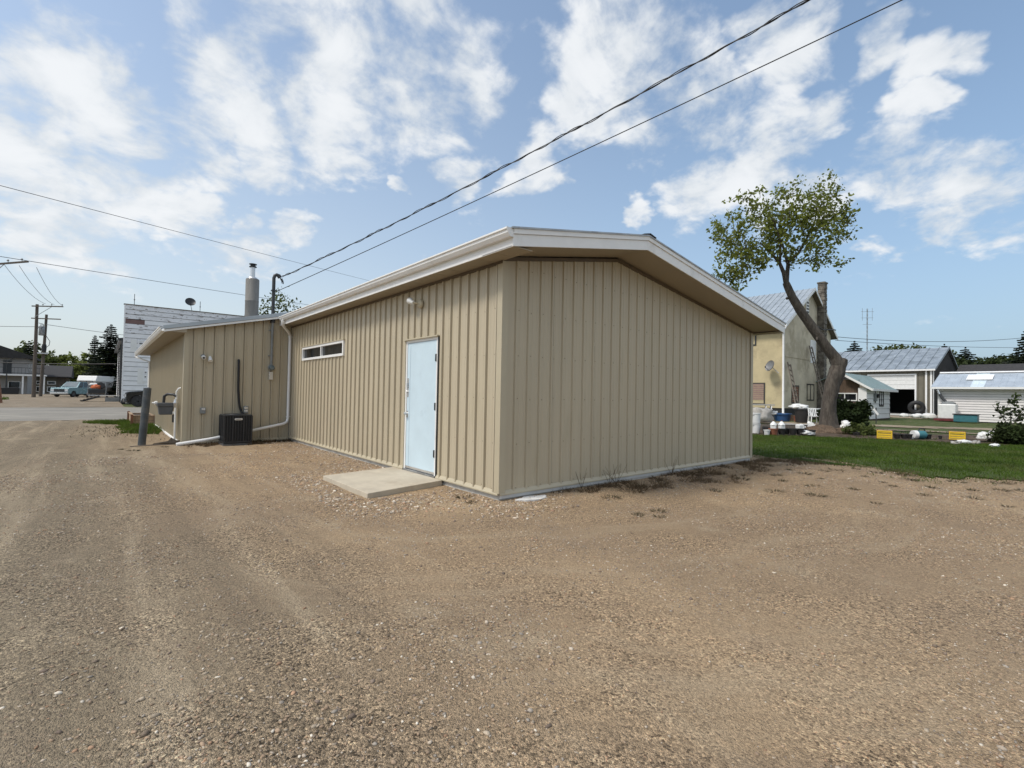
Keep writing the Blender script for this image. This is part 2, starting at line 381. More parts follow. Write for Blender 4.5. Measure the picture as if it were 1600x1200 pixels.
# walls of ribbed metal sheets (or plain), with openings; each sheet a part
def sheet_wall(parent, O, u, n, length, top, zbot, material, rib0=.1, rs=.2286, per=4, openings=(), depth=.025, groove=.010, name='siding_panel', screws=(), tops=()):
    O, u, n = V(O), V(u), V(n)
    cols = {0.0: 0.0, length: 0.0}
    def put(t, d):
        if 0 <= t <= length: cols[round(t, 4)] = d
    k = 0; ribs = []; bounds = [0.0]
    if rs:
        t = rib0
        while t < length - .03:
            ribs.append(t)
            for a, d in ((-.036, 0), (-.0345, -groove), (-.0205, -groove), (-.012, depth), (.012, depth), (.020, 0)): put(t+a, d)
            for q in (1/3, 2/3):
                for a, d in ((-.014, 0), (-.006, .0035), (.006, .0035), (.014, 0)): put(t+rs*q+a, d)
            if k % per == per-1 and t+.032 < length: bounds.append(round(t+.032, 4)); put(t+.032, .0)
            k += 1; t += rs
    bounds.append(length)
    ks = sorted(cols)
    def dep(t):
        import bisect
        i = bisect.bisect_left(ks, t)
        if i < len(ks) and abs(ks[i]-t) < 1e-6: return cols[ks[i]]
        a, b = ks[max(i-1, 0)], ks[min(i, len(ks)-1)]
        return cols[a] if a == b else cols[a] + (cols[b]-cols[a])*(t-a)/(b-a)
    extra = list(tops)
    for (t0, t1, z0, z1) in openings: extra += [t0, t1]
    for t in extra:
        if 0 < t < length: cols.setdefault(round(t, 4), dep(t))
    ks = sorted(cols)
    made = []
    for a, b in zip(bounds[:-1], bounds[1:]):
        mb = MB(); kk = [t for t in ks if a-1e-6 <= t <= b+1e-6]
        if len(kk) < 2: continue
        for t0, t1 in zip(kk[:-1], kk[1:]):
            tm = (t0+t1)/2; segs = [(zbot, None)]
            ops = sorted([(z0, z1) for (o0, o1, z0, z1) in openings if o0 < tm < o1])
            lo = zbot; ivs = []
            for z0, z1 in ops:
                if z0 > lo: ivs.append((lo, z0))
                lo = z1
            ivs.append((lo, None))
            lap = .003 if abs(t0-a) < .02 and a > 0 else 0
            for z0, z1 in ivs:
                p = [O+u*t0+n*(cols[t0]+lap), O+u*t1+n*(cols[t1]+lap)]
                za, zb = (top(t0), top(t1)) if z1 is None else (z1, z1)
                mb.poly([p[0]+V((0, 0, z0)), p[1]+V((0, 0, z0)), p[1]+V((0, 0, zb)), p[0]+V((0, 0, za))])
        me = bpy.data.meshes.new(name); me.from_pydata(mb.v, [], mb.f); me.materials.append(material)
        bm = bmesh.new(); bm.from_mesh(me); bmesh.ops.remove_doubles(bm, verts=bm.verts, dist=1e-4)
        bmesh.ops.recalc_face_normals(bm, faces=bm.faces)
        s = sum((f.normal.dot(n)*f.calc_area() for f in bm.faces))
        if s < 0: bmesh.ops.reverse_faces(bm, faces=bm.faces)
        bm.to_mesh(me); bm.free()
        o = bpy.data.objects.new(name, me); COL.objects.link(o); o.parent = parent; made.append(o)
    if screws:
        mb = MB(); R = Matrix((u, V((0, 0, 1)), n)).transposed()
        for t in ribs:
            for z in screws:
                tt = t+.045
                if z > top(tt)-.1 or any(o0-.03 < tt < o1+.03 and z0-.03 < z < z1+.03 for (o0, o1, z0, z1) in openings): continue
                mb.lathe([(.0065, 0), (.0065, .003), (.004, .0045), (.004, .008)], O+u*tt+V((0, 0, z+random.uniform(-.015, .015)))+n*.001, 6, 0, R)
        sc = mb.build('screws', mat('screw_head', (.20, .16, .11), .5, .3, .1), parent); sc['kind'] = 'stuff'
    return made

def boards(parent, O, u, n, length, z0, ztop, expo, material, name='siding_board', proud=.022, jitter=0.0, mats=None):
    """lapped horizontal boards, each an object; ztop may be a function of position or a number"""
    O, u, n = V(O), V(u), V(n); z = z0; me = None; k = 0; H = ztop
    while z < H - .02:
        h = min(expo, H-z)
        mm = mats[k % len(mats)] if mats else material
        mb = MB(); L = length
        mb.prism([(0, 0), (proud, 0), (proud*.25, h), (0, h)], O+V((0, 0, z)), n, V((0, 0, 1)), u*L)
        mb.build(name, mm, parent)
        z += expo; k += 1

def roof_panels(parent, P, u, s, length, width, material, name='roof_panel', rib=.03, mats=None, thick=.012, minor=0):
    """sheets laid up the slope: P eave corner, u along eave, s slope vector; each sheet an object"""
    P, u, s = V(P), V(u).normalized(), V(s); nrm = u.cross(s).normalized()
    if nrm.z < 0: nrm = -nrm
    t = 0; k = 0
    while t < length-.01:
        w = min(width, length-t); mb = MB()
        prof = [(0, 0), (0, rib), (.025, rib), (.05, thick)]
        for q in range(minor):
            c = w*(q+1)/(minor+1); prof += [(c-.03, thick), (c-.012, rib*.8), (c+.012, rib*.8), (c+.03, thick)]
        prof += [(w, thick), (w, 0)]
        mb.prism(prof, P+u*t, u, nrm, s)
        mb.build(name, mats[k % len(mats)] if mats else material, parent)
        t += width; k += 1

def window(parent, O, u, n, w, h, fmat, pmat, fw_=.06, mull=0, proud=.03, rails=0, name='window', curtain=None):
    """frame with panes (sub-parts); O lower corner on the wall plane"""
    O, u, n = V(O), V(u), V(n); z = V((0, 0, 1))
    mb = MB()
    def bar(a0, a1, b0, b1, d=proud): mb.prism([(a0, b0), (a1, b0), (a1, b1), (a0, b1)], O-n*.04, u, z, n*(d+.04))
    bar(0, fw_, 0, h); bar(w-fw_, w, 0, h); bar(fw_, w-fw_, h-fw_, h); bar(fw_, w-fw_, 0, fw_)
    cells = mull+1; cw = (w-2*fw_-mull*fw_*.8)/cells
    for k in range(mull): x = fw_+(k+1)*cw+k*fw_*.8; bar(x, x+fw_*.8, fw_, h-fw_, proud*.9)
    fr = mb.build(name, fmat, parent)
    for k in range(cells):
        x = fw_+k*(cw+fw_*.8); p = MB()
        p.prism([(x-.005, fw_-.005), (x+cw+.005, fw_-.005), (x+cw+.005, h-fw_+.005), (x-.005, h-fw_+.005)], O-n*.03, u, z, n*.012)
        p.build('pane', pmat, fr)
    return fr

def leaves(mb_n, centers, spread, size, up=.3, fold=.3, flat=False, aspect=.62):
    """numpy arrays of leaf quads scattered round the centres"""
    C = np.asarray(centers, float); N = mb_n
    c = C[rng.integers(0, len(C), N)] + rng.normal(0, 1, (N, 3))*np.asarray(spread)
    nn = rng.normal(0, 1, (N, 3)); nn[:, 2] += up; nn /= np.linalg.norm(nn, axis=1)[:, None]
    a = rng.normal(0, 1, (N, 3)); a -= nn*np.sum(a*nn, 1)[:, None]; a /= np.linalg.norm(a, axis=1)[:, None]
    b = np.cross(nn, a); s = size*rng.uniform(.6, 1.3, (N, 1))
    P = np.stack([c-a*s, c-b*s*aspect+nn*s*fold*.5, c+a*s, c+b*s*aspect+nn*s*fold*.5], 1)
    return P
def quads_obj(name, P, material, parent=None, loc=(0, 0, 0)):
    N = len(P); me = bpy.data.meshes.new(name)
    K = P.shape[1]
    me.vertices.add(N*K); me.vertices.foreach_set('co', (P.reshape(-1, 3)-np.asarray(loc)).astype(np.float32).ravel())
    me.loops.add(N*K); me.loops.foreach_set('vertex_index', np.arange(N*K, dtype=np.int32))
    me.polygons.add(N); me.polygons.foreach_set('loop_start', np.arange(0, N*K, K, dtype=np.int32))
    me.update(calc_edges=True); me.materials.append(material)
    o = bpy.data.objects.new(name, me); COL.objects.link(o)
    if parent: o.parent = parent
    return o

# ------------------------------------------------------------------ the setting: ground, road, lawn
def gh(x, y):
    """gentle relief of the gravel lot; level against the walls"""
    h = .020*mnoise.noise(V((x*.45, y*.45, 0))) + .010*mnoise.noise(V((x*1.4, y*1.4, 3))) + .005*mnoise.noise(V((x*4, y*4, 5)))
    f = math.hypot(x-2, min(y-2, 0)) + .35*math.sin(y*.16) + .8*mnoise.noise(V((x*.25, y*.25, 7)))
    for rx, a in ((5.6, 1), (7.2, 1), (3.6, .6), (9.3, .8), (10.9, .7)):   # worn wheel ruts down the lane and round the corner
        q = f - rx; h -= a*.013*math.exp(-(q/.20)**2)
        h += a*.007*math.exp(-((abs(q)-.40)/.15)**2)
    # foot of the walls: stay below the sill
    d = max(-x if x < 0 else 0, -y if y < 0 else 0)
    return h

def grid_sheet(name, x0, x1, y0, y1, step, zf, material, inside=None, kind='structure'):
    nx, ny = int((x1-x0)/step)+1, int((y1-y0)/step)+1
    vs = []; idx = {}
    for i in range(nx):
        for j in range(ny):
            x, y = x0+(x1-x0)*i/(nx-1), y0+(y1-y0)*j/(ny-1)
            if inside and not inside(x, y): continue
            idx[(i, j)] = len(vs); vs.append((x, y, zf(x, y)))
    fs = []
    for i in range(nx-1):
        for j in range(ny-1):
            q = [idx.get(k) for k in ((i, j), (i+1, j), (i+1, j+1), (i, j+1))]
            if None not in q: fs.append(q)
    me = bpy.data.meshes.new(name); me.from_pydata(vs, [], fs); me.materials.append(material)
    me.polygons.foreach_set('use_smooth', [True]*len(fs))
    o = bpy.data.objects.new(name, me); COL.objects.link(o); o['kind'] = kind
    return o
def wob(x, y, s=.5, a=1.0): return a*(mnoise.noise(V((x*s, y*s, 9))) + .5*mnoise.noise(V((x*s*2.7, y*s*2.7, 4))) + .25*mnoise.noise(V((x*s*7, y*s*7, 2))))

MB().poly([(-900, -900, -.09), (900, -900, -.09), (900, 900, -.09), (-900, 900, -.09)]).build('ground', dirt_mat('far_ground', (.075, .090, .030), (.16, .125, .085), (.10, .105, .04), .12))['kind'] = 'structure'
grid_sheet('gravel_lot', -34, 11.5, -14, 22.6, .14, gh, M_gravel)
grid_sheet('gravel_lane', -16, -2.9, 37.4, 135, .8, lambda x, y: .02+.03*mnoise.noise(V((x*.2, y*.2, 1))), dirt_mat('lane_gravel', (.245, .20, .145), (.19, .15, .105), (.30, .255, .195), .3))
grid_sheet('road', -90, 40, 21.2, 38.8, .7, lambda x, y: -.005+.06*(1-((y-30)/8.8)**2)+.006*mnoise.noise(V((x*.6, y*.6, 0))), M_asph,
           lambda x, y: 21.6+wob(x, 0, .3, .35) < y < 38.4+wob(x, 7, .3, .4))
def lawn_near(y):                                             # edge of the lawn against the gravel
    return 8.25 + .12*(y+2)**2*.1 + .75*wob(0, y, .45, 1) + (.55 if y < -3.6 else 0)
def lawn_far(y): return 16.5 - .82*(y-1.4) * .72 + .45*wob(3, y, .5, 1)
def in_lawn(x, y): return lawn_near(y) < x < lawn_far(y)
grid_sheet('lawn', 7, 27, -13, 22, .12, lambda x, y: .018+.02*mnoise.noise(V((x*.5, y*.5, 0))), dirt_mat('lawn_soil', (.052, .082, .018), (.07, .092, .026), (.088, .088, .038), .9), in_lawn)
grid_sheet('garden_bed', 13, 31, -14, 16, .25, lambda x, y: .0+.07*wob(x, y, .6, .7), dirt_mat('bed_soil', (.10, .072, .050), (.058, .042, .030), (.17, .13, .095), 1.3),
           lambda x, y: lawn_far(y)-.6 < x < lawn_far(y)+6.2+1.2*wob(x, y, .3))
grid_sheet('dirt_driveway', 20, 75, -16, 14, .5, lambda x, y: -.045+.05*wob(x, y, .2, .6), dirt_mat('drive_dirt', (.30, .245, .175), (.22, .175, .12), (.36, .31, .24), .35),
           lambda x, y: (abs(x-27.6+.55*y+1.3*wob(x, y, .25)) < 1.3) or (abs(x-33.5+.6*y+1.5*wob(x, y, .2)) < 1.9) or (abs(x-58-.3*y+2*wob(x, y, .1)) < 8.5 and y > -3))
grid_sheet('back_lawn', 22, 70, -18, 14, .5, lambda x, y: -.075+.03*wob(x, y, .3, .5), dirt_mat('back_grass', (.075, .098, .032), (.06, .082, .024), (.15, .125, .075), .5))

# ------------------------------------------------------------------ main building
B = thing('shop_building', 'low beige metal-clad shop with white eaves, pale blue door and side wing', 'building')
RX, HZ = 2.41, 3.66                                           # ridge position and wall height under it
def top_gable(x): return 3.215+(HZ-3.215)*x/RX if x < RX else HZ+(2.935-HZ)*(x-RX)/(7.373-RX)
scr = (.15, .75, 1.36, 1.96, 2.57, 3.15)
sheet_wall(B, (0, 0, 0), (1, 0, 0), (0, -1, 0), 7.373, top_gable, .105, M_siding, .245, screws=scr, tops=(RX,), depth=.017, groove=.006)
DY0, DY1, DZ0, DZ1 = 1.60, 2.66, .105, 2.315
WY0, WY1, WZ0, WZ1 = 5.55, 8.46, 2.20, 2.545
sheet_wall(B, (0, 0, 0), (0, 1, 0), (-1, 0, 0), 9.56, lambda t: 3.215, .105, M_siding, .1107, openings=((DY0-.01, DY1+.01, 0, DZ1+.01), (WY0, WY1, WZ0, WZ1)), screws=scr)
sheet_wall(B, (7.373, 0, 0), (0, 1, 0), (1, 0, 0), 11, lambda t: 2.935, .105, M_siding, .1)
# wing: south wall meets the long wall, west wall runs to the street
def top_wing(t): return 2.915+.235*t                          # t from the outer corner
WX, WY, WE = -2.51, 9.56, 21.3
sheet_wall(B, (WX, WY, 0), (1, 0, 0), (0, -1, 0), 2.49, top_wing, .05, M_siding, .19, screws=(.15, .75, 1.36, 1.96, 2.57), depth=.028, groove=.022)
sheet_wall(B, (WX, WY, 0), (0, 1, 0), (-1, 0, 0), WE-WY, lambda t: 2.915, .05, M_siding, .19, screws=(.15, .75, 1.36, 1.96, 2.57))
sheet_wall(B, (WX, WE, 0), (1, 0, 0), (0, 1, 0), 9, lambda t: 2.915+.235*min(t, 3.5)-max(0, t-3.5)*.2, .05, M_siding, .19, tops=(3.5,))
# corner and base trims
def corner(x, y, nx, ny, z0, z1, z2, w=.085):
    m = MB()
    m.prism([(0, z0), (w, z0), (w, z1+.0), (0, z1)], (x-.003*nx*0, y+ny*.022, 0), (-nx, 0, 0), (0, 0, 1), (0, ny*.004, 0))
    m.prism([(0, z0), (w, z0), (w, z2), (0, z2)], (x+nx*.022, y, 0), (0, -ny, 0), (0, 0, 1), (nx*.004, 0, 0))
    m.prism([(0, 0), (.026, 0), (.026, .026), (0, .026)], (x, y, z0), (nx, 0, 0), (0, ny, 0), (0, 0, z1-z0))
    return m.build('corner_trim', M_trim, B)
corner(0, 0, -1, -1, .10, 3.20, 3.20); corner(7.373, 0, 1, -1, .10, 2.92, 2.92); corner(WX, WY, -1, -1, .045, 2.90, 2.90)
def base_trim(a, b, n):
    a, b, n = V(a), V(b), V(n); d = (b-a)
    MB().prism([(-.0, 0), (.030, -.012), (.030, .004), (.004, .05), (0, .05)], a, n, (0, 0, 1), d).build('base_trim', M_trim, B)
base_trim((0, 0, .085), (7.373, 0, .085), (0, -1, 0)); base_trim((0, 0, .085), (0, DY0-.02, .085), (-1, 0, 0)); base_trim((0, DY1+.02, .085), (0, 9.54, .085), (-1, 0, 0))
base_trim((WX, WY, .035), (-.02, WY, .035), (0, -1, 0))
MB().prism([(0, 0), (.05, 0), (.05, .045), (0, .06)], (WX-.002, WY+.1, -.01), (-1, 0, 0), (0, 0, 1), (0, WE-WY-.1, 0)).build('base_flashing', M_white, B)
# foundation, a little back from the cladding
MB().bb((.012, .012, -.4), (7.36, 12, .088)).bb((WX+.02, WY+.02, -.4), (5, WE-.02, .03)).build('foundation', mat('pale_concrete', (.52, .51, .48), .85, 0, .15, 4, .5, 60, second=(.42, .41, .38), sscale=3, samt=(.55, .75)), B)
MB().prism([(0, .0), (.022, .0), (.018, .058), (0, .062)], (.014, .010, 0.028), (0, -1, 0), (0, 0, 1), (7.3, 0, 0)).build('sill_strip', mat('pale_sill', (.56, .56, .55), .7, 0, .08, 4), B)

# roof: two slopes, overhangs, drip edge; soffits; fascia boards
OV, EL, ER = .60, -.335, 7.66                                  # gable overhang, left and right eave positions
FH = .205
def froof(x): return 3.20+(3.715-3.20)*(x-EL)/(RX-EL) if x < RX else 3.715+(2.905-3.715)*(x-RX)/(ER-RX)   # underside of fascia
for (xa, xb) in ((EL, RX), (RX, ER)):
    za, zb = froof(xa), froof(xb)
    m = MB(); m.prism([(xa, za+.012), (xb, zb+.012), (xb, zb+FH-.01), (xa, za+FH-.01)], (0, -OV+.004, 0), (1, 0, 0), (0, 0, 1), (0, 10.2, 0))
    # slope body kept above soffit level: only a thin deck
    m = MB(); m.prism([(xa, za+FH-.03), (xb, zb+FH-.03), (xb, zb+FH), (xa, za+FH)], (0, -OV+.01, 0), (1, 0, 0), (0, 0, 1), (0, 10.3, 0)); m.build('roof_deck', M_woodg, B)
    for pa, pb in ([(xa, xb)] if xa < RX else [(xa, 5.62), (5.627, xb)]):
        MB().prism([(pa, froof(pa)), (pb, froof(pb)), (pb, froof(pb)+.145), (pa, froof(pa)+.145)], (0, -OV-(.002 if pa > 5 else 0), 0), (1, 0, 0), (0, 0, 1), (0, .018, 0)).build('gable_fascia', M_white, B)
    ml = MB(); ml.prism([(xa-.0, za+.148), (xb, zb+.148), (xb, zb+FH+.012), (xa, za+FH+.012)], (0, -OV-.016, 0), (1, 0, 0), (0, 0, 1), (0, .032, 0)); ml.build('rake_trim', M_white, B)
    # sloped soffit under the gable overhang
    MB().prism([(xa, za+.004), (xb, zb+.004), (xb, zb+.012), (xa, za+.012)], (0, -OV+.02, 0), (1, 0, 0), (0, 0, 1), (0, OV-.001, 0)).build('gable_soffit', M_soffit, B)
# roof sheets
for (xa, xb, nm) in ((EL-.03, RX, 0), (ER+.02, RX, 1)):
    za, zb = froof(xa)+FH+.004, froof(RX)+FH+.004
    if nm == 0: roof_panels(B, (xa, -OV-.03, za), (0, 1, 0), (xb-xa, 0, zb-za), 10.3, .914, M_steel, rib=.022, minor=3)
    else: roof_panels(B, (xa, -OV-.03, za), (0, 1, 0), (xb-xa, 0, zb-za), 10.3, .914, M_steel, rib=.022, minor=3)
zr = froof(RX)+FH+.02
MB().prism([(-.16, -.022), (0, .018), (.16, -.018), (.16, -.008), (0, .028), (-.16, -.012)], (RX, -OV-.045, zr), (1, 0, 0), (0, 0, 1), (0, 10.4, 0)).build('ridge_cap', M_dark, B)
# left eave: soffit panels, fascia, gutter
for k in range(28):
    y = -.58+k*.37
    if y > 9.5: break
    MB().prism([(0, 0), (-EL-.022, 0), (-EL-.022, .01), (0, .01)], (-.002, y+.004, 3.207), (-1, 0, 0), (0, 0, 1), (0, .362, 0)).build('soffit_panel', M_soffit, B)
MB().bb((EL, -OV+.02, 3.20), (EL+.018, 9.6, 3.20+FH)).build('eave_fascia', M_white, B)
gp = [(0, 0), (.055, 0), (.085, .045), (.088, .075), (.105, .085), (.105, .105), (.098, .105), (.096, .092), (.078, .082), (.076, .05), (.05, .008), (.006, .008), (.006, .105), (0, .105)]
MB().prism(gp, (EL-.001, -OV+.0, 3.308), (-1, 0, 0), (0, 0, 1), (0, 9.85, 0)).prism([(0, 0), (.055, 0), (.088, .05), (.105, .085), (.105, .105), (0, .105)], (EL-.001, -OV-.004, 3.308), (-1, 0, 0), (0, 0, 1), (0, .006, 0)).build('gutter', M_white, B)
MB().bb((ER-.018, -OV+.02, 2.905), (ER, 9.6, 2.905+FH)).build('eave_fascia', M_white, B)
MB().prism(gp, (ER+.001, -OV, 3.0), (1, 0, 0), (0, 0, 1), (0, 9.85, 0)).build('gutter', M_white, B)
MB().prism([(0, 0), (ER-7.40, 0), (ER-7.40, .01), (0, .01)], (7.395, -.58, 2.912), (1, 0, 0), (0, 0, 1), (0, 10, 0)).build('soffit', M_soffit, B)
# frieze trims where walls meet soffits
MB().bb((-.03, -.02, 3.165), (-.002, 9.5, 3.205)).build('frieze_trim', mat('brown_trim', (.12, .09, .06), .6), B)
for xa, xb in ((-.02, RX), (RX, 7.39)):
    za, zb = top_gable(max(xa, 0)), top_gable(min(xb, 7.373))
    MB().prism([(xa, za-.02), (xb, zb-.02), (xb, zb+.03), (xa, za+.03)], (0, -.026, 0), (1, 0, 0), (0, 0, 1), (0, .02, 0)).build('frieze_trim', MATS['brown_trim'], B)

# wing roof
WO = -2.96                                                     # eave line
def wroof(x): return 2.845+.235*(x-WO)
MB().prism([(WO, 0), (.9, .235*(.9-WO)), (.9, .235*(.9-WO)+.05), (WO, .05)], (0, WY-.20, 2.845), (1, 0, 0), (0, 0, 1), (0, WE-WY+.7, 0)).build('roof_deck', M_woodg, B)
MB().prism([(.9, .235*(.9-WO)), (6, .235*(.9-WO)-.9), (6, .235*(.9-WO)-.85), (.9, .235*(.9-WO)+.05)], (0, WY+.4, 2.845), (1, 0, 0), (0, 0, 1), (0, WE-WY+.1, 0)).build('roof_deck', M_woodg, B)
roof_panels(B, (WO-.03, WY-.23, 2.845+.052), (0, 1, 0), (.93-WO, 0, .235*(.93-WO)), WE-WY+.75, .914, M_roofg, rib=.022, minor=3)
roof_panels(B, (6, WY+.4, 2.845+.235*(.9-WO)-.85), (0, 1, 0), (-5.1, 0, .9), WE-WY+.1, .914, M_roofg, rib=.022, minor=1)
MB().prism([(WO, -.07), (-.06, .235*(-.06-WO)-.07), (-.06, .235*(-.06-WO)-.02), (WO, -.02)], (0, WY-.225, 2.845), (1, 0, 0), (0, 0, 1), (0, .02, 0)).build('rake_trim', M_white, B)
MB().prism([(WO-.03, -.015), (-.06, .235*(-.06-WO)-.015), (-.06, .235*(-.06-WO)+.085), (WO-.03, .075)], (0, WY-.24, 2.845), (1, 0, 0), (0, 0, 1), (0, .03, 0)).build('rake_flashing', M_roofg, B)
MB().bb((WO-.004, WY-.2, 2.775), (WO+.014, WE+.5, 2.895)).build('eave_fascia', M_white, B)
MB().prism(gp, (WO-.005, WY-.18, 2.79), (-1, 0, 0), (0, 0, 1), (0, WE-WY+.6, 0)).build('gutter', M_white, B)
for k in range(29):
    y = WY-.2+k*.42
    MB().prism([(0, 0), (WX-WO-.02, -.0), (WX-WO-.02, .01), (0, .01)], (WX+.0, y+.004, 2.80), (-1, 0, 0), (0, 0, 1), (0, .412, 0)).build('soffit_panel', M_soffit, B)
MB().prism([(WO+.0, 2.79), (WX, 2.79), (WX, 2.80+.235*(WX-WO)+.03), (WO, 2.85)], (0, WY-.203, 0), (1, 0, 0), (0, 0, 1), (0, .012, 0)).build('soffit_return', M_soffit, B)

# door of the long wall
D = MB()
for a, b in ((DY0, DY0+.045), (DY1-.045, DY1)): D.bb((-.012, a, DZ0), (.08, b, DZ1))
D.bb((-.012, DY0+.045, DZ1-.045), (.08, DY1-.045, DZ1))
D.build('door_frame', M_white, B)
MB().bb((-.052, DY0-.03, DZ1), (.0, DY1+.03, DZ1+.02)).bb((-.026, DY1+.001, .1), (-.001, DY1+.028, DZ1)).build('door_flashing', M_trim, B)
MB().bb((-.020, DY0-.030, .1), (-.001, DY0-.001, DZ1)).build('jamb_shadow_strip', M_dark, B)  # dark strip painted in for the shadowed gap on the hinge side
MB().bb((-.03, DY0, .045), (.08, DY1, .104)).build('threshold', M_steel, B)
door = MB().bb((-.004, DY0+.05, DZ0+.01), (.04, DY1-.05, DZ1-.05)).build('door', M_door, B, bevel=.003)
MB().bb((-.0065, DY1-.155, DZ0+.05), (-.0045, DY1-.150, DZ1-.1)).build('door_seam', mat('blue_seam', (.33, .45, .54), .5), door)
MB().bb((-.007, DY0+.05, DZ0+.012), (-.0045, DY1-.05, DZ0+.05)).build('door_sweep', M_silver, door)
for z in (.45, 1.2, 1.98):
    MB().lathe([(.011, -.06), (.011, .06)], (-.016, DY0+.047, z), 8).bb((-.0125, DY0+.05, z-.055), (-.0045, DY0+.085, z+.055)).build('hinge', M_dark, door)
R90 = Matrix.Rotation(-PI/2, 3, 'Y')
h = MB().bb((-.007, DY1-.105, .98), (-.0045, DY1-.06, 1.1)); h.lathe([(.02, 0), (.02, .012), (.011, .018), (.011, .03), (.026, .036), (.03, .05), (.025, .062), (.008, .066)], (-.006, DY1-.082, 1.05), 14, 0, R90); h.build('door_handle', M_silver, door, True)
h = MB().bb((-.009, DY1-.115, 1.34), (-.0045, DY1-.05, 1.66)); h.lathe([(.018, 0), (.018, .02), (.014, .024)], (-.008, DY1-.082, 1.43), 12, 0, R90); h.bb((-.03, DY1-.095, 1.50), (-.008, DY1-.07, 1.58)); h.build('lock_plate', M_silver, door, True)
wf = window(B, (-.002, WY1, WZ0), (0, -1, 0), (-1, 0, 0), WY1-WY0, WZ1-WZ0, M_white, M_glass, .055, 1, .035, name='window')
bs = MB()
for k in range(9): bs.bb((.02, WY0+.25+k*.28, WZ0+.02), (.03, WY0+.27+k*.28, WZ1-.02))
bs.build('window_bar', M_dark, wf)
MB().bb((-.05, WY0-.03, WZ1), (-.0, WY1+.03, WZ1+.018)).build('window_flashing', M_trim, B)

# downspouts
MB().tube([(EL-.055, 8.99, 3.31), (EL-.055, 8.99, 3.22), (EL-.03, 9.05, 3.16), (-.13, 9.36, 3.02), (-.075, 9.44, 2.95), (-.07, 9.45, 2.85), (-.07, 9.45, .62), (-.10, 9.43, .52), (-.2, 9.40, .47), (-1.15, 9.36, .285)], .040, 10).build('downspout', M_white, B, True)
MB().tube([(-1.0, 9.37, .31), (-1.15, 9.36, .285), (-1.9, 9.32, .145), (-2.05, 9.31, .12)], .040, 10).tube([(-2.04, 9.312, .118), (-2.66, 9.27, .035)], .046, 10).build('drain_pipe', M_white, B, True)
for z in (.66, 2.9):
    MB().bb((-.125, 9.44, z), (-.005, 9.462, z+.02)).build('pipe_strap', M_white, B)
MB().tube([(WO-.06, WE+.2, 2.80), (WO-.06, WE+.2, 2.72), (WX-.06, WE-.3, 2.5), (WX-.06, WE-.3, .2)], .04, 8).build('downspout', M_white, B, True)

# stove flue on the wing roof
fx, fy, fz = -.735, 11.04, wroof(-.735)
MB().lathe([(.26, -.05), (.19, .02), (.188, .05)], (fx, fy, fz+.03), 20).build('flue_flashing', M_steel, B, True)
fl = MB().lathe([(.182, .0), (.182, .62), (.186, .625), (.186, .65), (.182, .655), (.182, 1.28), (.17, 1.30)], (fx, fy, fz+.03), 28).build('flue_pipe', M_flue, B, True)
MB().lathe([(.15, 1.30), (.12, 1.345), (.065, 1.36), (.062, 1.66), (.03, 1.665)], (fx, fy, fz+.03), 20).build('flue_liner', M_silver, B, True)
MB().lathe([(.03, 1.655), (.10, 1.655), (.104, 1.675), (.07, 1.695), (.068, 1.73), (.104, 1.735), (.106, 1.755), (.03, 1.77)], (fx, fy, fz+.03), 20).build('flue_cap', M_dark, B, True)

# ------------------------------------------------------------------ things fixed to or standing by the shop
t = thing('service_mast', 'grey power mast with weatherhead and round meter on the wing wall', 'power mast', (-.53, WY-.09, 0))
MB().tube([(0, 0, 2.10), (0, 0, 3.30)], .034, 12).build('conduit', M_grayp, t, True)
MB().tube([(0, 0, 3.29), (0, 0, 4.50), (.02, 0, 4.57), (.07, -.0, 4.60), (.12, -.01, 4.58), (.15, -.015, 4.53)], [.045]*3+[.047, .055, .058], 12).build('mast_pipe', M_dark, t, True)
MB().lathe([(.062, 0), (.062, .1)], (0, 0, 3.26), 12).build('coupling', M_dark, t, True)
for k in range(3): MB().tube([(.14, -.012, 4.54), (.19+.02*k, -.03-.02*k, 4.44), (.2, -.04, 4.38+.03*k), (.235, -.06, 4.36+.02*k), (.19, -.05, 4.52)], .009, 6).build('drip_loop', M_cable, t, True)
Rm = Matrix.Rotation(PI/2, 3, 'X')
MB().box((0, .035, 2.03), (.10, .05, .16)).lathe([(.085, 0), (.085, .05), (.078, .055)], (0, .03, 2.02), 18, 0, Rm).build('meter_base', M_grayp, t, True)
MB().lathe([(.07, .05), (.068, .11), (.055, .135), (.02, .14)], (0, .03, 2.02), 18, 0, Rm).build('meter_dome', M_glassb, t, True)
MB().box((0, .035, 1.80), (.10, .06, .22)).build('breaker_box', M_silver, t, bevel=.006)
for z in (2.35, 3.05): MB().box((-.01, .045, z), (.13, .06, .025)).build('bracket', M_grayp, t)
MB().box((0, 0, 4.15), (.12, .11, .03)).box((.10, -.01, 4.16), (.1, .02, .02)).build('wire_clamp', M_dark, t)

# air conditioner
t = thing('air_conditioner', 'charcoal louvred air conditioner unit standing against the wing wall', 'air conditioner', (-1.42, 9.12, 0))
W2 = .315
m = MB().box((0, 0, .02), (.66, .66, .05)); m.build('pad', M_meter, t)
MB().bb((-W2+.03, -W2+.03, .07), (W2-.03, W2-.03, .74)).build('coil', M_black, t)
m = MB()
m.bb((-W2, -W2, .06), (W2, W2, .10)); m.build('base_pan', M_acgray, t, bevel=.008)
m = MB().lathe([(.05, .0), (.05, .01)], (0, 0, .78), 10)
for q in range(4):
    a = q*PI/2; c, s_ = math.cos(a), math.sin(a)
m = MB().prism([(-W2-.005, -W2-.005), (W2+.005, -W2-.005), (W2+.005, W2+.005), (-W2-.005, W2+.005)], (0, 0, .735), (1, 0, 0), (0, 1, 0), (0, 0, .03)); m.build('top_panel', M_acgray, t, bevel=.01)
g = MB()
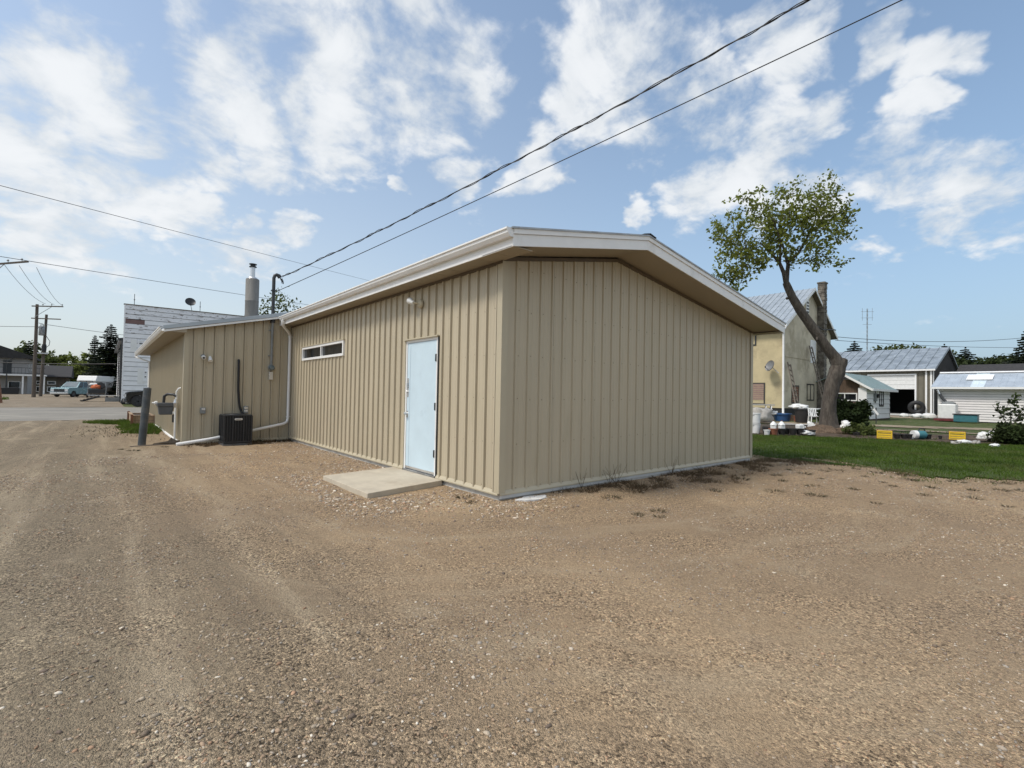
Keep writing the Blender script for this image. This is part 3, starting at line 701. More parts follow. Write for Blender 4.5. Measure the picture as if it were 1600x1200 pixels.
for r in (.08, .13, .18, .23, .27):
    g.tube([(r*math.cos(a), r*math.sin(a), .775) for a in [2*PI*k/24 for k in range(25)]], .004, 5, 0, False)
for k in range(8): g.tube([(.03*math.cos(k*PI/4), .03*math.sin(k*PI/4), .777), (.28*math.cos(k*PI/4), .28*math.sin(k*PI/4), .77)], .004, 5)
g.build('fan_grille', M_dark, t)
fin = MB().bb((-.008, -.012, .10), (.008, .012, .735)); fo = None
for side in range(4):
    a = side*PI/2
    for k in range(11):
        x = -W2+.012+k*(2*W2-.024)/10
        px, py = x*math.cos(a)+W2*math.sin(a), x*math.sin(a)-W2*math.cos(a)
        wide = k in (0, 10, 3, 7)
        if fo is None: fo = fin.build('louvre', M_acgray, t); me_fin = fo.data; fo.location = (px, py, 0)
        else: q = share('louvre', me_fin, t, (px, py, 0), (0, 0, a), (1.6 if wide else .8, 1.2 if wide else .8, 1))
hl = MB()
for z in [.12+.026*k for k in range(24)]:
    hl.bb((-W2+.006, -W2+.004, z), (W2-.006, -W2+.008, z+.006)).bb((W2-.008, -W2+.006, z), (W2-.004, W2-.006, z+.006)).bb((-W2+.004, -W2+.006, z), (-W2+.008, W2-.006, z+.006))
q = hl.build('guard_wire', M_acgray, t); q['kind'] = 'stuff'
MB().prism([(-.09, -.012), (-.075, -.026), (.075, -.026), (.09, -.012), (.09, .012), (.075, .026), (-.075, .026), (-.09, .012)], (0, -W2-.014, .655), (1, 0, 0), (0, 0, 1), (0, -.012, 0)).build('badge', M_silver, t, bevel=.004)
MB().prism([(-.055, -.004), (.055, -.004), (.055, .004), (-.055, .004)], (0, -W2-.0262, .655), (1, 0, 0), (0, 0, 1), (0, -.002, 0)).build('badge_lettering', M_dark, t)
t = thing('refrigerant_line', 'black insulated hose running down the wing wall behind the air conditioner', 'hose', (-1.3, WY-.05, 0))
MB().tube([(-.02, .03, 2.19), (-.02, .0, 2.16), (-.02, -.01, 1.9), (-.015, -.01, 1.4), (.01, -.01, 1.1), (.03, -.012, .95), (.07, -.02, .82), (.10, -.06, .76), (.09, -.2, .7)], .030, 10).build('hose', M_black, t, True)
t = thing('disconnect_box', 'small grey electric box on the wall above the air conditioner', 'electric box', (-1.12, WY-.05, .80))
MB().box((0, 0, .07), (.11, .07, .19)).build('box', M_grayp, t, bevel=.006); MB().box((0, -.037, .115), (.09, .012, .06)).box((0, -.037, .04), (.09, .012, .05)).build('cover', M_silver, t, bevel=.004)
t = thing('outlet_box', 'outdoor outlet box low on the wing wall between gas meter and air conditioner', 'outlet box', (-2.10, WY-.035, .80))
MB().box((0, 0, .05), (.12, .06, .15)).build('box', M_grayp, t, bevel=.006); MB().box((.01, -.034, .09), (.08, .014, .055)).build('flap', M_silver, t, bevel=.004)
# cameras and lights
t = thing('security_camera', 'little round security camera high on the wing wall', 'camera', (-2.13, WY-.03, 2.24))
MB().lathe([(.05, 0), (.05, .025), (.02, .03), (.02, .05)], (0, .02, 0), 14, 0, Rm).build('mount', M_grayp, t, True)
MB().lathe([(.035, .04), (.045, .06), (.045, .14), (.035, .15)], (0, .0, 0), 14, 0, Rm @ Matrix.Rotation(.35, 3, 'X')).build('camera_body', M_wplast, t, True)
MB().lathe([(.028, .15), (.02, .153)], (0, .0, 0), 12, 0, Rm @ Matrix.Rotation(.35, 3, 'X')).build('lens', M_black, t, True)
def flood(label, loc, rz):
    t = thing('wall_lamp', label, 'wall lamp', loc, rz)
    MB().lathe([(.075, 0), (.075, .018), (.06, .04), (.03, .05)], (0, 0, 0), 18, 0, Rm).build('base', M_trim, t, True)
    MB().tube([(0, -.03, 0), (-.03, -.09, .01), (-.06, -.11, .01)], .016, 8).build('arm', M_trim, t, True)
    Rl = Matrix.Rotation(-PI/2, 3, 'Y') @ Matrix.Rotation(.35, 3, 'Y')
    MB().lathe([(.03, 0), (.034, .05), (.05, .10), (.058, .15), (.05, .155)], (-.05, -.11, .012), 14, 0, Rl).build('lamp_head', M_wplast, t, True)
    return t
flood('beige floodlight with round base above the pale blue door', (-.021, 2.16, 2.90), -PI/2)
t = thing('wall_lamp', 'white floodlight beside the security camera on the wing wall', 'wall lamp', (-1.98, WY-.022, 2.21))
MB().lathe([(.055, 0), (.055, .03), (.02, .04)], (0, 0, .03), 14, 0, Rm).build('base', M_trim, t, True)
MB().lathe([(.03, 0), (.04, .05), (.052, .13), (.045, .14)], (0, -.03, .02), 14, 0, Matrix.Rotation(2.5, 3, 'X')).build('lamp_head', M_wplast, t, True)

# gas meter at the wing's corner
t = thing('gas_meter', 'grey gas meter on white riser pipe at the wing corner', 'gas meter', (WX-.12, WY+.45, 0))
MB().tube([(0, 0, -.05), (0, 0, .95)], .024, 10).build('riser', M_wplast, t, True)
MB().lathe([(.03, 0), (.045, .02), (.045, .08), (.055, .1), (.055, .13), (.04, .15), (.04, .2), (.025, .21)], (0, 0, .92), 14).build('regulator', M_silver, t, True)
MB().tube([(.02, .06, .85), (.02, .06, 1.32), (.06, .02, 1.40), (.12, 0, 1.42)], .024, 10).build('outlet_pipe', M_wplast, t, True)
MB().tube([(.02, .06, 1.20), (-.04, .10, 1.245), (-.16, .22, 1.25), (-.22, .28, 1.20), (-.23, .30, 1.02)], .034, 10).build('swivel_pipe', M_dark, t, True)
MB().box((-.18, .34, .98), (.38, .30, .10)).prism([(-.17, -.05), (.17, -.05), (.14, -.27), (-.14, -.27)], (-.18, .22, .99), (1, 0, 0), (0, 0, 1), (0, .24, 0)).build('meter_body', M_meter, t, bevel=.02)
MB().lathe([(.05, 0), (.05, .05), (.03, .06)], (-.36, .34, 1.02), 12, 0, Matrix.Rotation(-PI/2, 3, 'Y')).lathe([(.03, .05), (.02, .11)], (-.36, .34, 1.02), 10, 0, Matrix.Rotation(-PI/2, 3, 'Y')).build('dial', M_wplast, t, True)
MB().box((-.03, .12, .63), (.05, .09, .20)).build('valve_box', M_black, t, bevel=.01)
MB().box((-.02, .1, .78), (.05, .10, .05)).build('bracket', M_wplast, t)

# bollard
t = thing('bollard', 'dark grey steel guard post leaning in the gravel near the gas meter', 'bollard', (-3.30, 9.93, 0)); t.rotation_euler = (0, math.radians(3.2), 0)
MB().lathe([(.082, -.3), (.082, 1.40), (.074, 1.405)], (0, 0, 0), 24).build('post', M_bollard, t, True)
MB().lathe([(.074, 1.395), (.05, 1.415), (.02, 1.42)], (0, 0, 0), 24).build('cap', M_steel, t, True)

# planter at the street end of the wing
t = thing('planter_box', 'low wooden planter box against the wing wall near the street', 'planter', (-2.86, 19.35, 0))
px = .34; py = 1.55
for z in (.0, .17):
    MB().bb((-px, -py, z), (-px+.035, py, z+.16)).build('plank', M_wood, t); MB().bb((px-.035, -py, z), (px, py, z+.16)).build('plank', M_wood, t)
    MB().bb((-px+.036, -py, z), (px-.036, -py+.035, z+.16)).build('plank', M_wood, t); MB().bb((-px+.036, py-.035, z), (px-.036, py, z+.16)).build('plank', M_wood, t)
for x in (-px-.02, px+.02):
    for y in (-py-.02, py+.02): MB().bb((x-.04, y-.04, 0), (x+.04, y+.04, .40)).build('corner_post', M_woodr, t)
MB().bb((-px-.03, -py-.03, .335), (px+.03, -py+.06, .36)).bb((-px-.03, -py+.062, .335), (-px+.06, py, .36)).build('rim_board', M_wood, t)
MB().bb((-px+.04, -py+.04, .1), (px-.04, py-.04, .29)).build('soil', M_soil, t)

# concrete slab before the door
t = MB()
t.v = [(-1.335, 1.13, -.02), (-.035, 1.36, -.02), (-.035, 3.02, -.02), (-1.35, 2.80, -.02), (-1.33, 1.13, .066), (-.035, 1.36, .082), (-.035, 3.02, .076), (-1.345, 2.80, .070)]
t.f = [(0, 3, 2, 1), (4, 5, 6, 7), (0, 1, 5, 4), (1, 2, 6, 5), (2, 3, 7, 6), (3, 0, 4, 7)]; t.m = [0]*6
tag(t.build('concrete_slab', M_slab, None, bevel=.008), 'pale concrete slab on the gravel before the blue door', 'concrete step')
# flat stone and scrap
m = MB(); 
pts = [(.45+.26*math.cos(a)*(1+.22*math.sin(a*5)), -.17+.11*math.sin(a)*(1+.2*math.cos(a*4))) for a in [2*PI*k/14 for k in range(14)]]
m.prism(pts, (0, 0, .0), (1, 0, 0), (0, 1, 0), (0, 0, .022)); tag(m.build('splash_stone', mat('white_stone', (.62, .61, .59), .85, 0, .15, 12, .6, 60), None), 'broken white slab lying in the gravel at the shop corner', 'stone slab')
m = MB().prism([(-.40, 0), (.34, -.03), (.40, .0), (.1, .05), (.0, .13), (-.08, .04)], (-2.72, 9.84, .02), (.95, .3, 0), (-.1, .25, .9), (.02, -.015, .03)); tag(m.build('broken_board', M_woodg, None), 'dark splintered board lying by the wing corner', 'board')
m = MB().tube([(-3.55, 9.35, .03), (-3.1, 9.32, .05), (-2.6, 9.36, .035)], [.012, .014, .008], 6).tube([(-3.15, 9.32, .05), (-3.0, 9.25, .09)], [.01, .004], 5); tag(m.build('fallen_branch', M_woodg, None), 'thin dead branch lying at the foot of the bollard', 'branch')

# ------------------------------------------------------------------ wires
def sagline(a, b, sag, n=24):
    a, b = V(a), V(b); return [a.lerp(b, k/n) - V((0, 0, sag*4*(k/n)*(1-k/n))) for k in range(n+1)]
def ext(a, b, f): a, b = V(a), V(b); return a+(b-a)*f
def cable(label, a, b, sag, r, material=None, name='power_line', twist=False, cat='cable', grp=None):
    m = MB()
    if not twist: m.tube(sagline(a, b, sag, 40), r, 6)
    else:
        c = sagline(a, b, sag, 220); m.tube(c[::4], r, 6)
        for ph in (0, 2.1):
            pts = []
            for k, p in enumerate(c):
                q = k*.62+ph+.9*math.sin(k*.13); rad = .017+.012*math.sin(k*.31+ph)
                pts.append(p+V((math.cos(q)*rad*.7, math.cos(q)*rad*.7, math.sin(q)*rad)))
            m.tube(pts, r*.95, 5)
    return tag(m.build(name, material or M_cable, None, True), label, cat, grp)
cable('thick twisted service cable from the weatherhead up over the roof', (-.33, 9.43, 4.56), ext((-.33, 9.43, 4.56), (3.53, -2.45, 7.43), 1.5), .32, .0085, name='service_cable', twist=True)
cable('thin bare guy cable below the twisted service cable', (-.42, 9.45, 4.16), ext((-.42, 9.45, 4.16), (4.54, -3.30, 7.25), 1.5), .10, .0085, name='guy_cable')
cable('highest grey line crossing the sky left of the flue', ext((-9.22, 27.68, 10.92), (24.6, 61.8, 17.4), -.5), ext((-9.22, 27.68, 10.92), (24.6, 61.8, 17.4), 1.3), .15, .016, M_cableg)
cable('grey line passing behind the stove flue', ext((-10.97, 39.61, 9.73), (14.26, 57.56, 12.15), -.6), ext((-10.97, 39.61, 9.73), (14.26, 57.56, 12.15), 1.6), .15, .020, M_cableg)
cable('faint line leaving the transformer pole past the spruce', (-9.7, 77.9, 8.9), (20, 66, 7.0), .5, .03, M_cableg)
cable('faint line crossing left behind the tall pole', (-40, 95, 9.2), (-9.8, 77.8, 8.6), .5, .03, M_cableg)
cable('heavy black line low across the hedge left', (-30, 88, 5.2), (-2.9, 72, 4.2), .6, .06)
cable('upper line leaving the stucco house gable to the right', (43.0, 8.9, 6.75), (74, -4.2, 9.2), .75, .022)
cable('lower line leaving the stucco house gable to the right', (43.0, 8.9, 6.45), (84, -4.2, 8.3), .35, .02)

# ------------------------------------------------------------------ utility poles
def utility_pole(label, base, h, r, arms, lean=(0, 0), extra=None):
    t = thing('utility_pole', label, 'utility pole', base); t.rotation_euler = (lean[0], lean[1], 0)
    MB().tube([(0, 0, -.5), (0, 0, h*.5), (0, 0, h)], [r, r*.86, r*.72], 12).build('pole', M_pole, t, True)
    for (z, a0, a1, dx, dy, pins, brace) in arms:
        u = V((dx, dy, 0)).normalized()
        ofs = V((u.y, -u.x, 0))*(r+.06)
        MB().beam(u*a0+ofs+V((0, 0, z)), u*a1+ofs+V((0, 0, z)), .10, .12).build('crossarm', M_pole, t)
        for p in pins: MB().lathe([(.02, 0), (.02, .1), (.06, .11), (.075, .16), (.05, .2), (.03, .23)], u*p+ofs+V((0, 0, z+.05)), 8).build('insulator', M_grayp, t, True)
        if brace: MB().beam(ofs+V((0, 0, z-1.25)), u*brace+ofs+V((0, 0, z-.05)), .04, .04).build('brace', M_steel, t)
    return t
d = (-7.93+10.65, 70.97-73.23)
pa = utility_pole('tall plain wooden power pole, taller of two beside the balcony house', (-10.15, 73.0, -.05), 10.75, .19, [(10.5, -.35, 3.2, *d, (.9, 1.9, 3.1), 1.9)])
MB().tube([(.2, -.2, 8.6), (.55, -.5, 8.5), (.62, -.56, 8.15), (.4, -.36, 7.95)], .03, 6).build('jumper_wire', M_cable, pa, True)
pb = utility_pole('darker leaning power pole with transformer can', (-9.95, 78.1, -.05), 10.2, .18, [(9.65, -1.6, 2.0, *d, (), 0)], lean=(0, math.radians(1.5)))
MB().lathe([(.26, 0), (.28, .05), (.28, 1.0), (.30, 1.02), (.28, 1.1), (.1, 1.14)], (-.30, -.30, 7.55), 14).build('transformer', M_steel, pb, True)
for k in (-.1, .1): MB().lathe([(.03, 0), (.06, .08), (.03, .16), (.05, .24), (.02, .3)], (-.30+k, -.30, 8.66), 8).build('bushing', M_grayp, pb, True)
MB().tube([(.15, -.1, 7.5), (.5, -.3, 6.9), (.45, -.3, 6.4), (.15, -.1, 6.1)], .03, 6).tube([(-.5, -.4, 8.7), (-.85, -.5, 7.8), (-.6, -.4, 6.5), (-.1, -.2, 6.1)], .02, 6).build('jumper_wire', M_cable, pb, True)
MB().lathe([(.22, 0), (.24, .5), (.2, .9)], (0, 0, 5.6), 10).build('cable_box', M_black, pb, True)
MB().box((-.1, -.2, 5.35), (1.0, .4, .16)).build('street_lamp_head', M_silver, pb, bevel=.05)
pc = utility_pole('reddish power pole cut by the left edge of the view', (-10.15, 48.3, -.05), 10.75, .20, [(10.42, -.6, 3.55, 3.7, -3.1, (1.0, 2.05, 3.1), 1.75)], lean=(math.radians(-2), math.radians(-5.6)))
MB().tube([(.0, 0, 0), (0, 0, 2.6)], [.26, .22], 12).build('pole_guard', M_woodr, pc, True)
def wires3(pts, label):
    for k, (a, b) in enumerate(pts):
        cable(['nearest', 'middle', 'outermost'][k]+' faint conductor strung between the crossarms of the left edge pole and tall pole', a, b, .45, .016, M_cableg)
wires3([((-10.1, 47.9, 10.55), (-9.4, 72.3, 10.75)), ((-9.2, 47.2, 10.45), (-8.65, 71.7, 10.7)), ((-8.2, 46.5, 10.35), (-7.9, 71.0, 10.6))], '')

# ------------------------------------------------------------------ white false-front building across the street
t = thing('clapboard_building', 'tall white clapboard false-front building with peeling boards across the street', 'building')
X0, Y0, HT, LEN = -2.80, 48.6, 8.53, 26.0
M_clapA = M_clap; M_clapB = M_clapw
MB().bb((X0+.03, Y0+.03, -.1), (X0+LEN, Y0+22, 5.5)).build('wall_core', M_dark, t)  # dark core bared by the board gaps stands in for their shadow lines
MB().bb((X0+.03, Y0+.03, 5.5), (X0+LEN, Y0+.35, HT)).build('false_front', M_dark, t)
MB().bb((X0-.05, Y0-.05, -.1), (X0+LEN, Y0+22, .27)).build('foundation', M_dark, t)
expo = (HT-.27)/20
for k in range(20):
    z = .27+k*expo; mm = M_clapw if k in (14, 15, 17, 18, 19, 12) else M_clap
    x1 = X0+LEN-(1.5 if k >= 17 else 0)
    xs = X0 if k != 16 else X0+1.38
    MB().prism([(0, .03), (.05, .03), (.012, expo), (0, expo)], (xs, Y0, z), (0, -1, 0), (0, 0, 1), (x1-xs, 0, 0)).build('siding_board', mm, t)
    if k == 16: MB().bb((X0, Y0-.004, z+.03), (X0+1.38, Y0+.03, z+expo-.03)).build('bare_board', mat('bare_red_board', (.21, .13, .12), .8, 0, .25, 4, stretch=(1, 1, 6)), t)
for k in range(20):
    z = .27+k*expo*.62
    MB().prism([(0, .03), (.05, .03), (.012, expo*.62), (0, expo*.62)], (X0, Y0+.2, z), (-1, 0, 0), (0, 0, 1), (0, 21, 0)).build('siding_board', M_clap, t)
MB().bb((X0-.10, Y0-.07, HT), (X0+LEN+.1, Y0+.4, HT+.06)).build('cap_board', M_woodg, t)
MB().bb((X0-.06, Y0-.045, .2), (X0+.04, Y0+.1, HT)).build('corner_board', M_clap, t)
MB().bb((X0-.35, Y0+.4, 5.4), (X0+.2, Y0+22, 5.62)).build('eave', M_dark, t)
MB().prism([(-.4, 0), (6, 1.3), (12, 0)], (X0, Y0+.4, 5.6), (1, 0, 0), (0, 0, 1), (0, 21.6, 0)).build('roof', M_shing, t)
for y in (Y0+1.2, Y0+5.5, Y0+12): MB().bb((X0-.14, y, .3), (X0-.03, y+.12, 5.4)).build('trim_strip', M_dark, t)
MB().tube([(X0-.12, Y0+.25, .3), (X0-.12, Y0+.25, 5.6)], .05, 8).build('drain_pipe', M_dark, t, True)
for (px_, z, w, h) in ((X0+.95, 4.75, .55, .75), (X0+1.40, 1.9, .32, .95)):
    window(t, (px_, Y0-.036, z), (1, 0, 0), (0, -1, 0), w, h, M_clap, M_glass, .1, 0, .05)
for (px_, z, w, h) in ((X0+.45, 4.45, .42, 1.1), (X0+1.0, 1.7, .45, 1.35)): MB().bb((px_, Y0-.055, z), (px_+w, Y0-.02, z+h)).build('patch_panel', M_white, t)
def dish(label, loc, rz, tilt, r, material=M_vent, mastdir=(0, 0, -.7)):
    t = thing('satellite_dish', label, 'satellite dish', loc, rz)
    R = Matrix.Rotation(tilt, 3, 'X')
    pr_ = [(r*k/6, .32*r*(k/6)**2) for k in range(1, 7)]
    m = MB(); m.lathe([(.01, 0)]+pr_+[(r, .32*r+.015)]+[(a, b-.02) for a, b in reversed(pr_)], (0, 0, 0), 22, 0, R); m.build('reflector', material, t, True)
    e = R @ V((0, -.85*r, 0)); f = R @ V((0, -.55*r, 1.05*r))
    MB().tube([e*.9, e*1.0+f*.1, f], .018, 6).build('feed_arm', M_dark, t, True)
    MB().lathe([(.035, -.06), (.045, .05)], f, 8).build('feed_horn', M_dark, t, True)
    MB().tube([(0, 0, 0), V(mastdir)*.4, V(mastdir)], .025, 8).build('mast', M_steel, t, True)
    return t
dish('dark satellite dish on the roof edge of the white clapboard building', (X0+4.7, Y0+.1, HT+.80), 0, math.radians(62), .42, M_dark, (.2, .1, -.95))
for x, l in ((X0+.62, 'short lightning rod over the left end of the clapboard parapet'), (X0+5.5, 'short lightning rod right of the dark dish on the clapboard parapet')):
    r_ = MB().tube([(0, 0, 0), (0, 0, .95)], .022, 6).lathe([(.02, -.06), (.06, 0), (.02, .06)], (0, 0, .45), 8).build('lightning_rod', M_dark, None); r_.location = (x, Y0+.2, HT+.06); tag(r_, l, 'lightning rod')
# wooden deck and ramp at its side
t = thing('loading_ramp', 'grey plank deck with sloping ramp beside the white clapboard building', 'ramp', (0, 0, 0))
for k in range(6): MB().bb((-4.3, 53.2+k*.3, .52), (-2.86, 53.47+k*.3, .58)).build('deck_plank', M_conc, t)
MB().bb((-3.9, 53.3, 0), (-2.9, 54.9, .40)).build('skirt', M_grayp, t)
for y in (53.4, 54.7): MB().beam((-4.3, y, .50), (-5.6, y+.3, .02), .09, .16).build('ramp_stringer', M_dark, t)
for k in range(5): MB().beam((-4.5-k*.26, 53.3+.05*k, .50-.095*k), (-4.5-k*.26, 54.9+.05*k, .50-.095*k), .2, .04).build('ramp_plank', M_woodg, t)
t = thing('junk_pile', 'small heap of white and rusty junk beside the deck', 'junk')
for k in range(7):
    a = rng.uniform(-.5, .5, 3); MB().box((-2.3+a[0]*.7, 47.6+a[1], .15+abs(a[2])*.3), (.2+abs(a[1])*.3, .25, .2+abs(a[0])*.3), float(a[2]*3)).build('scrap', [M_white, M_woodr, M_dark, M_grayp][k % 4], t)

# ------------------------------------------------------------------ vehicles
def wheel(parent, c, r, w, rim=None, ax='y'):
    R = Matrix.Rotation(PI/2, 3, 'X')
    q = MB().lathe([(r*.62, -w/2), (r*.93, -w/2), (r, -w*.36), (r, w*.36), (r*.93, w/2), (r*.62, w/2)], (0, 0, 0), 22, 0, R).build('wheel', M_black, parent, True); q.location = c
    m = MB().lathe([(.05, -w*.5), (r*.6, -w*.47), (r*.63, -w*.35), (r*.63, w*.35), (r*.6, w*.47), (.05, w*.5)], (0, 0, 0), 16, 0, R).build('rim', rim or M_silver, q, True)
    for k in range(5):
        a = k*2*PI/5
        for s in (-1, 1): MB().beam((.06*math.cos(a), s*w*.485, .06*math.sin(a)), (r*.56*math.cos(a), s*w*.485, r*.56*math.sin(a)), r*.18, .012, 0, (0, 1, 0)).build('spoke', M_dark if rim is None else M_dark, q)
    return q
def arch(cx, r, z0, n=9): return [(cx-r*math.cos(PI*k/n), z0+r*math.sin(PI*k/n)) for k in range(n+1)]
def vehicle(name, label, cat, loc, rz, paint, L, Wd, hood, cab, H, wheels, wr, bed=None, cladding=None):
    """nose towards +x; hood=(z_front,z_back,x_back) cab=(x0,x1,x2,x3): windscreen foot, roof front, roof back, rear foot"""
    t = thing(name, label, cat, loc, rz); zs = .38
    prof = [(L/2, zs+.1), (L/2, hood[0]-.05), (L/2-.12, hood[0]+.03), (hood[2], hood[1])]
    if bed: prof += [(bed[0], hood[1]+.02), (bed[0], bed[1]), (-L/2, bed[1])]
    else: prof += [(cab[3], hood[1]+.03), (-L/2, hood[1]-.05)]
    prof += [(-L/2, zs)]
    for w in sorted(wheels): prof += arch(w, wr*1.22, zs-.02 if False else wr)[0:] if False else [(w-wr*1.2, zs)]+[(w-wr*1.18*math.cos(PI*k/8), zs+wr*1.08*math.sin(PI*k/8)) for k in range(1, 8)]+[(w+wr*1.2, zs)]
    MB().prism(prof, (0, -Wd/2, 0), (1, 0, 0), (0, 0, 1), (0, Wd, 0)).build('body', paint, t, bevel=.05)
    # greenhouse with tumblehome
    iw = Wd/2-.06; it = Wd/2-.22; zb = hood[1]-.02
    g = MB(); b4 = [(cab[0], zb), (cab[3], zb)]; t4 = [(cab[1], H), (cab[2], H)]
    q = [V((b4[0][0], -iw, zb)), V((b4[1][0], -iw, zb)), V((b4[1][0], iw, zb)), V((b4[0][0], iw, zb)), V((t4[0][0], -it, H)), V((t4[1][0], -it, H)), V((t4[1][0], it, H)), V((t4[0][0], it, H))]
    for f in ((0, 1, 5, 4), (2, 3, 7, 6), (3, 0, 4, 7), (1, 2, 6, 5), (4, 5, 6, 7), (3, 2, 1, 0)): g.poly([q[k] for k in f])
    g.build('cab', paint, t, bevel=.04)
    def pane(nm, a, b, c, d_, off):
        a, b, c, d_ = V(a), V(b), V(c), V(d_); ce = (a+b+c+d_)/4; n = (b-a).cross(d_-a).normalized()
        if n.dot(ce-V((0, 0, .8))) < 0: n = -n
        m = MB(); m.poly([p+(ce-p)*off+n*.012 for p in (a, b, c, d_)]); return m.build(nm, M_glassb if nm == 'windscreen' else M_glass, t, fix=False)
    pane('windscreen', q[3], q[0], q[4], q[7], .12); pane('rear_window', q[1], q[2], q[6], q[5], .18)
    for (a, b, c, d_) in ((q[0], q[1], q[5], q[4]), (q[3], q[2], q[6], q[7])):
        ma, mc = a.lerp(b, .5), d_.lerp(c, .5)
        pane('side_window', a.lerp(b, .06), ma, mc, d_.lerp(c, .05), .12); pane('side_window', ma, b, c, mc, .14)
    MB().bb((L/2-.05, -Wd/2+.02, zs-.04), (L/2+.12, Wd/2-.02, zs+.20)).build('bumper', M_silver if not cladding else M_truckd, t, bevel=.03)
    MB().bb((L/2-.02, -Wd/2+.42, zs+.24), (L/2+.03, Wd/2-.42, hood[0]-.12)).build('grille', M_dark, t)
    for s in (-1, 1):
        MB().bb((L/2-.04, s*(Wd/2-.40), zs+.28), (L/2+.035, s*(Wd/2-.05), hood[0]-.14)).build('headlight', M_lamp, t, bevel=.015)
        MB().bb((cab[0]-.35, s*(Wd/2+.02), hood[1]+.02), (cab[0]-.20, s*(Wd/2+.22), hood[1]+.20)).build('side_mirror', M_dark, t, bevel=.02)
        MB().bb((cab[0]-1.2, s*(Wd/2-.005), hood[1]-.22), (cab[0]-1.0, s*(Wd/2+.012), hood[1]-.18)).build('door_handle', M_silver, t)
    MB().bb((-L/2+.1, -Wd/2+.1, zs-.12), (L/2-.1, Wd/2-.1, zs+.25)).build('underbody', M_black, t)
    MB().bb((-L/2-.08, -Wd/2+.05, zs), (-L/2+.04, Wd/2-.05, zs+.2)).build('rear_bumper', M_truckd, t, bevel=.02)
    for w in wheels:
        for s in (-1, 1): wheel(t, (w, s*(Wd/2-.13), wr), wr, .24)
    return t
aim = math.atan2(-.85, -.50)
vehicle('pickup_truck', 'older teal pickup truck parked nose out in the gravel lane', 'pickup truck', (-6.75, 77.3, .03), aim, M_truck, 5.3, 1.95, (1.08, 1.16, 1.05), (1.15, .35, -.85, -1.1), 1.88, (1.75, -1.65), .37, bed=(-1.15, 1.20))
vehicle('suv', 'black off-road SUV parked across the street behind the bollard', 'car', (-.5, 38.5, .03), PI, M_suv, 4.7, 1.95, (1.02, 1.18, .95), (1.0, .35, -1.9, -2.25), 1.85, (1.68, -1.4), .40, cladding=True)
# camper trailer
t = thing('camper_trailer', 'old white-topped camper trailer with brown lower sides beside the pickup', 'camper', (-4.6, 86.6, 0), aim)
MB().prism([(-2.4, .55), (2.3, .55), (2.5, .9), (2.5, 2.2), (2.2, 2.75), (-2.2, 2.8), (-2.45, 2.3)], (0, -1.15, 0), (1, 0, 0), (0, 0, 1), (0, 2.3, 0)).build('body', M_taup, t, bevel=.06)
MB().prism([(-2.52, 2.05), (2.54, 2.05), (2.54, 2.2), (2.25, 2.84), (-2.25, 2.88), (-2.5, 2.3)], (0, -1.18, 0), (1, 0, 0), (0, 0, 1), (0, 2.36, 0)).build('upper_shell', M_white, t, bevel=.06)
MB().bb((-2.46, -1.17, .55), (2.51, 1.17, 1.25)).build('lower_skirt', M_woodg, t)
window(t, (2.51, -.8, 1.4), (0, 1, 0), (1, 0, 0), 1.6, .75, M_dark, M_glass, .06, 1)
for x in (-1.6, .4): window(t, (x, -1.16, 1.35), (1, 0, 0), (0, -1, 0), 1.1, .6, M_white, M_glass, .06, 1); window(t, (x+1.1, 1.16, 1.35), (-1, 0, 0), (0, 1, 0), 1.1, .6, M_white, M_glass, .06, 1)
for s in (-1, 1): wheel(t, (-.3, s*1.0, .34), .34, .2)
# utility trailer with load
t = thing('utility_trailer', 'small dark box trailer with rails loaded with bundles', 'trailer', (-4.6, 73.6, 0), aim+.5)
MB().bb((-1.2, -.8, .5), (1.2, .8, .58)).build('bed', M_woodg, t)
for s in (-1, 1): MB().bb((-1.2, s*.8-.02, .58), (1.2, s*.8+.02, 1.05)).build('side_panel', M_dark, t)
MB().bb((1.18, -.78, .58), (1.22, .78, 1.05)).build('tailgate', M_dark, t)
for s in (-1, 1):
    for x in (-1.15, 1.2): MB().bb((x-.03, s*.83-.03, .3), (x+.03, s*.83+.03, 1.45)).build('stake', M_steel, t)
    MB().beam((-1.2, s*.83, 1.4), (1.2, s*.83, 1.4), .05, .05).build('rail', M_dark, t)
    wheel(t, (0, s*.92, .3), .3, .18)
MB().beam((1.24, -.8, .32), (1.24, .8, .32), .1, .1).build('rear_beam', M_silver, t)
def blob(name, label, cat, loc, size, material, seed=0, rough=.25, n=14):
    bm = bmesh.new(); bmesh.ops.create_icosphere(bm, subdivisions=3, radius=1.0)
    for v in bm.verts:
        f = 1+rough*mnoise.noise(v.co*1.6+V((seed, 0, 0)))+rough*.9*(.5-abs(mnoise.noise(v.co*2.6+V((0, seed, 0))))*1.6)+rough*.3*mnoise.noise(v.co*7+V((0, seed, 3)))
        v.co = V((v.co.x*size[0]*f, v.co.y*size[1]*f, max(v.co.z, -.55)*size[2]*f))
    me = bpy.data.meshes.new(name); bm.to_mesh(me); bm.free(); me.materials.append(material); me.polygons.foreach_set('use_smooth', [True]*len(me.polygons))
    o = bpy.data.objects.new(name, me); COL.objects.link(o); o.location = loc
    return tag(o, label, cat)
blob('orange_bundle', 'orange and white bundle lying on the small trailer', 'bundle', (-4.75, 73.3, 1.30), (.55, .5, .34), M_orange, 3)
blob('white_bundle', 'whitish sack on top of the orange bundle', 'bundle', (-4.95, 73.4, 1.62), (.40, .34, .18), M_wplast, 5)
R_ = Matrix.Rotation(1.2, 3, 'X')
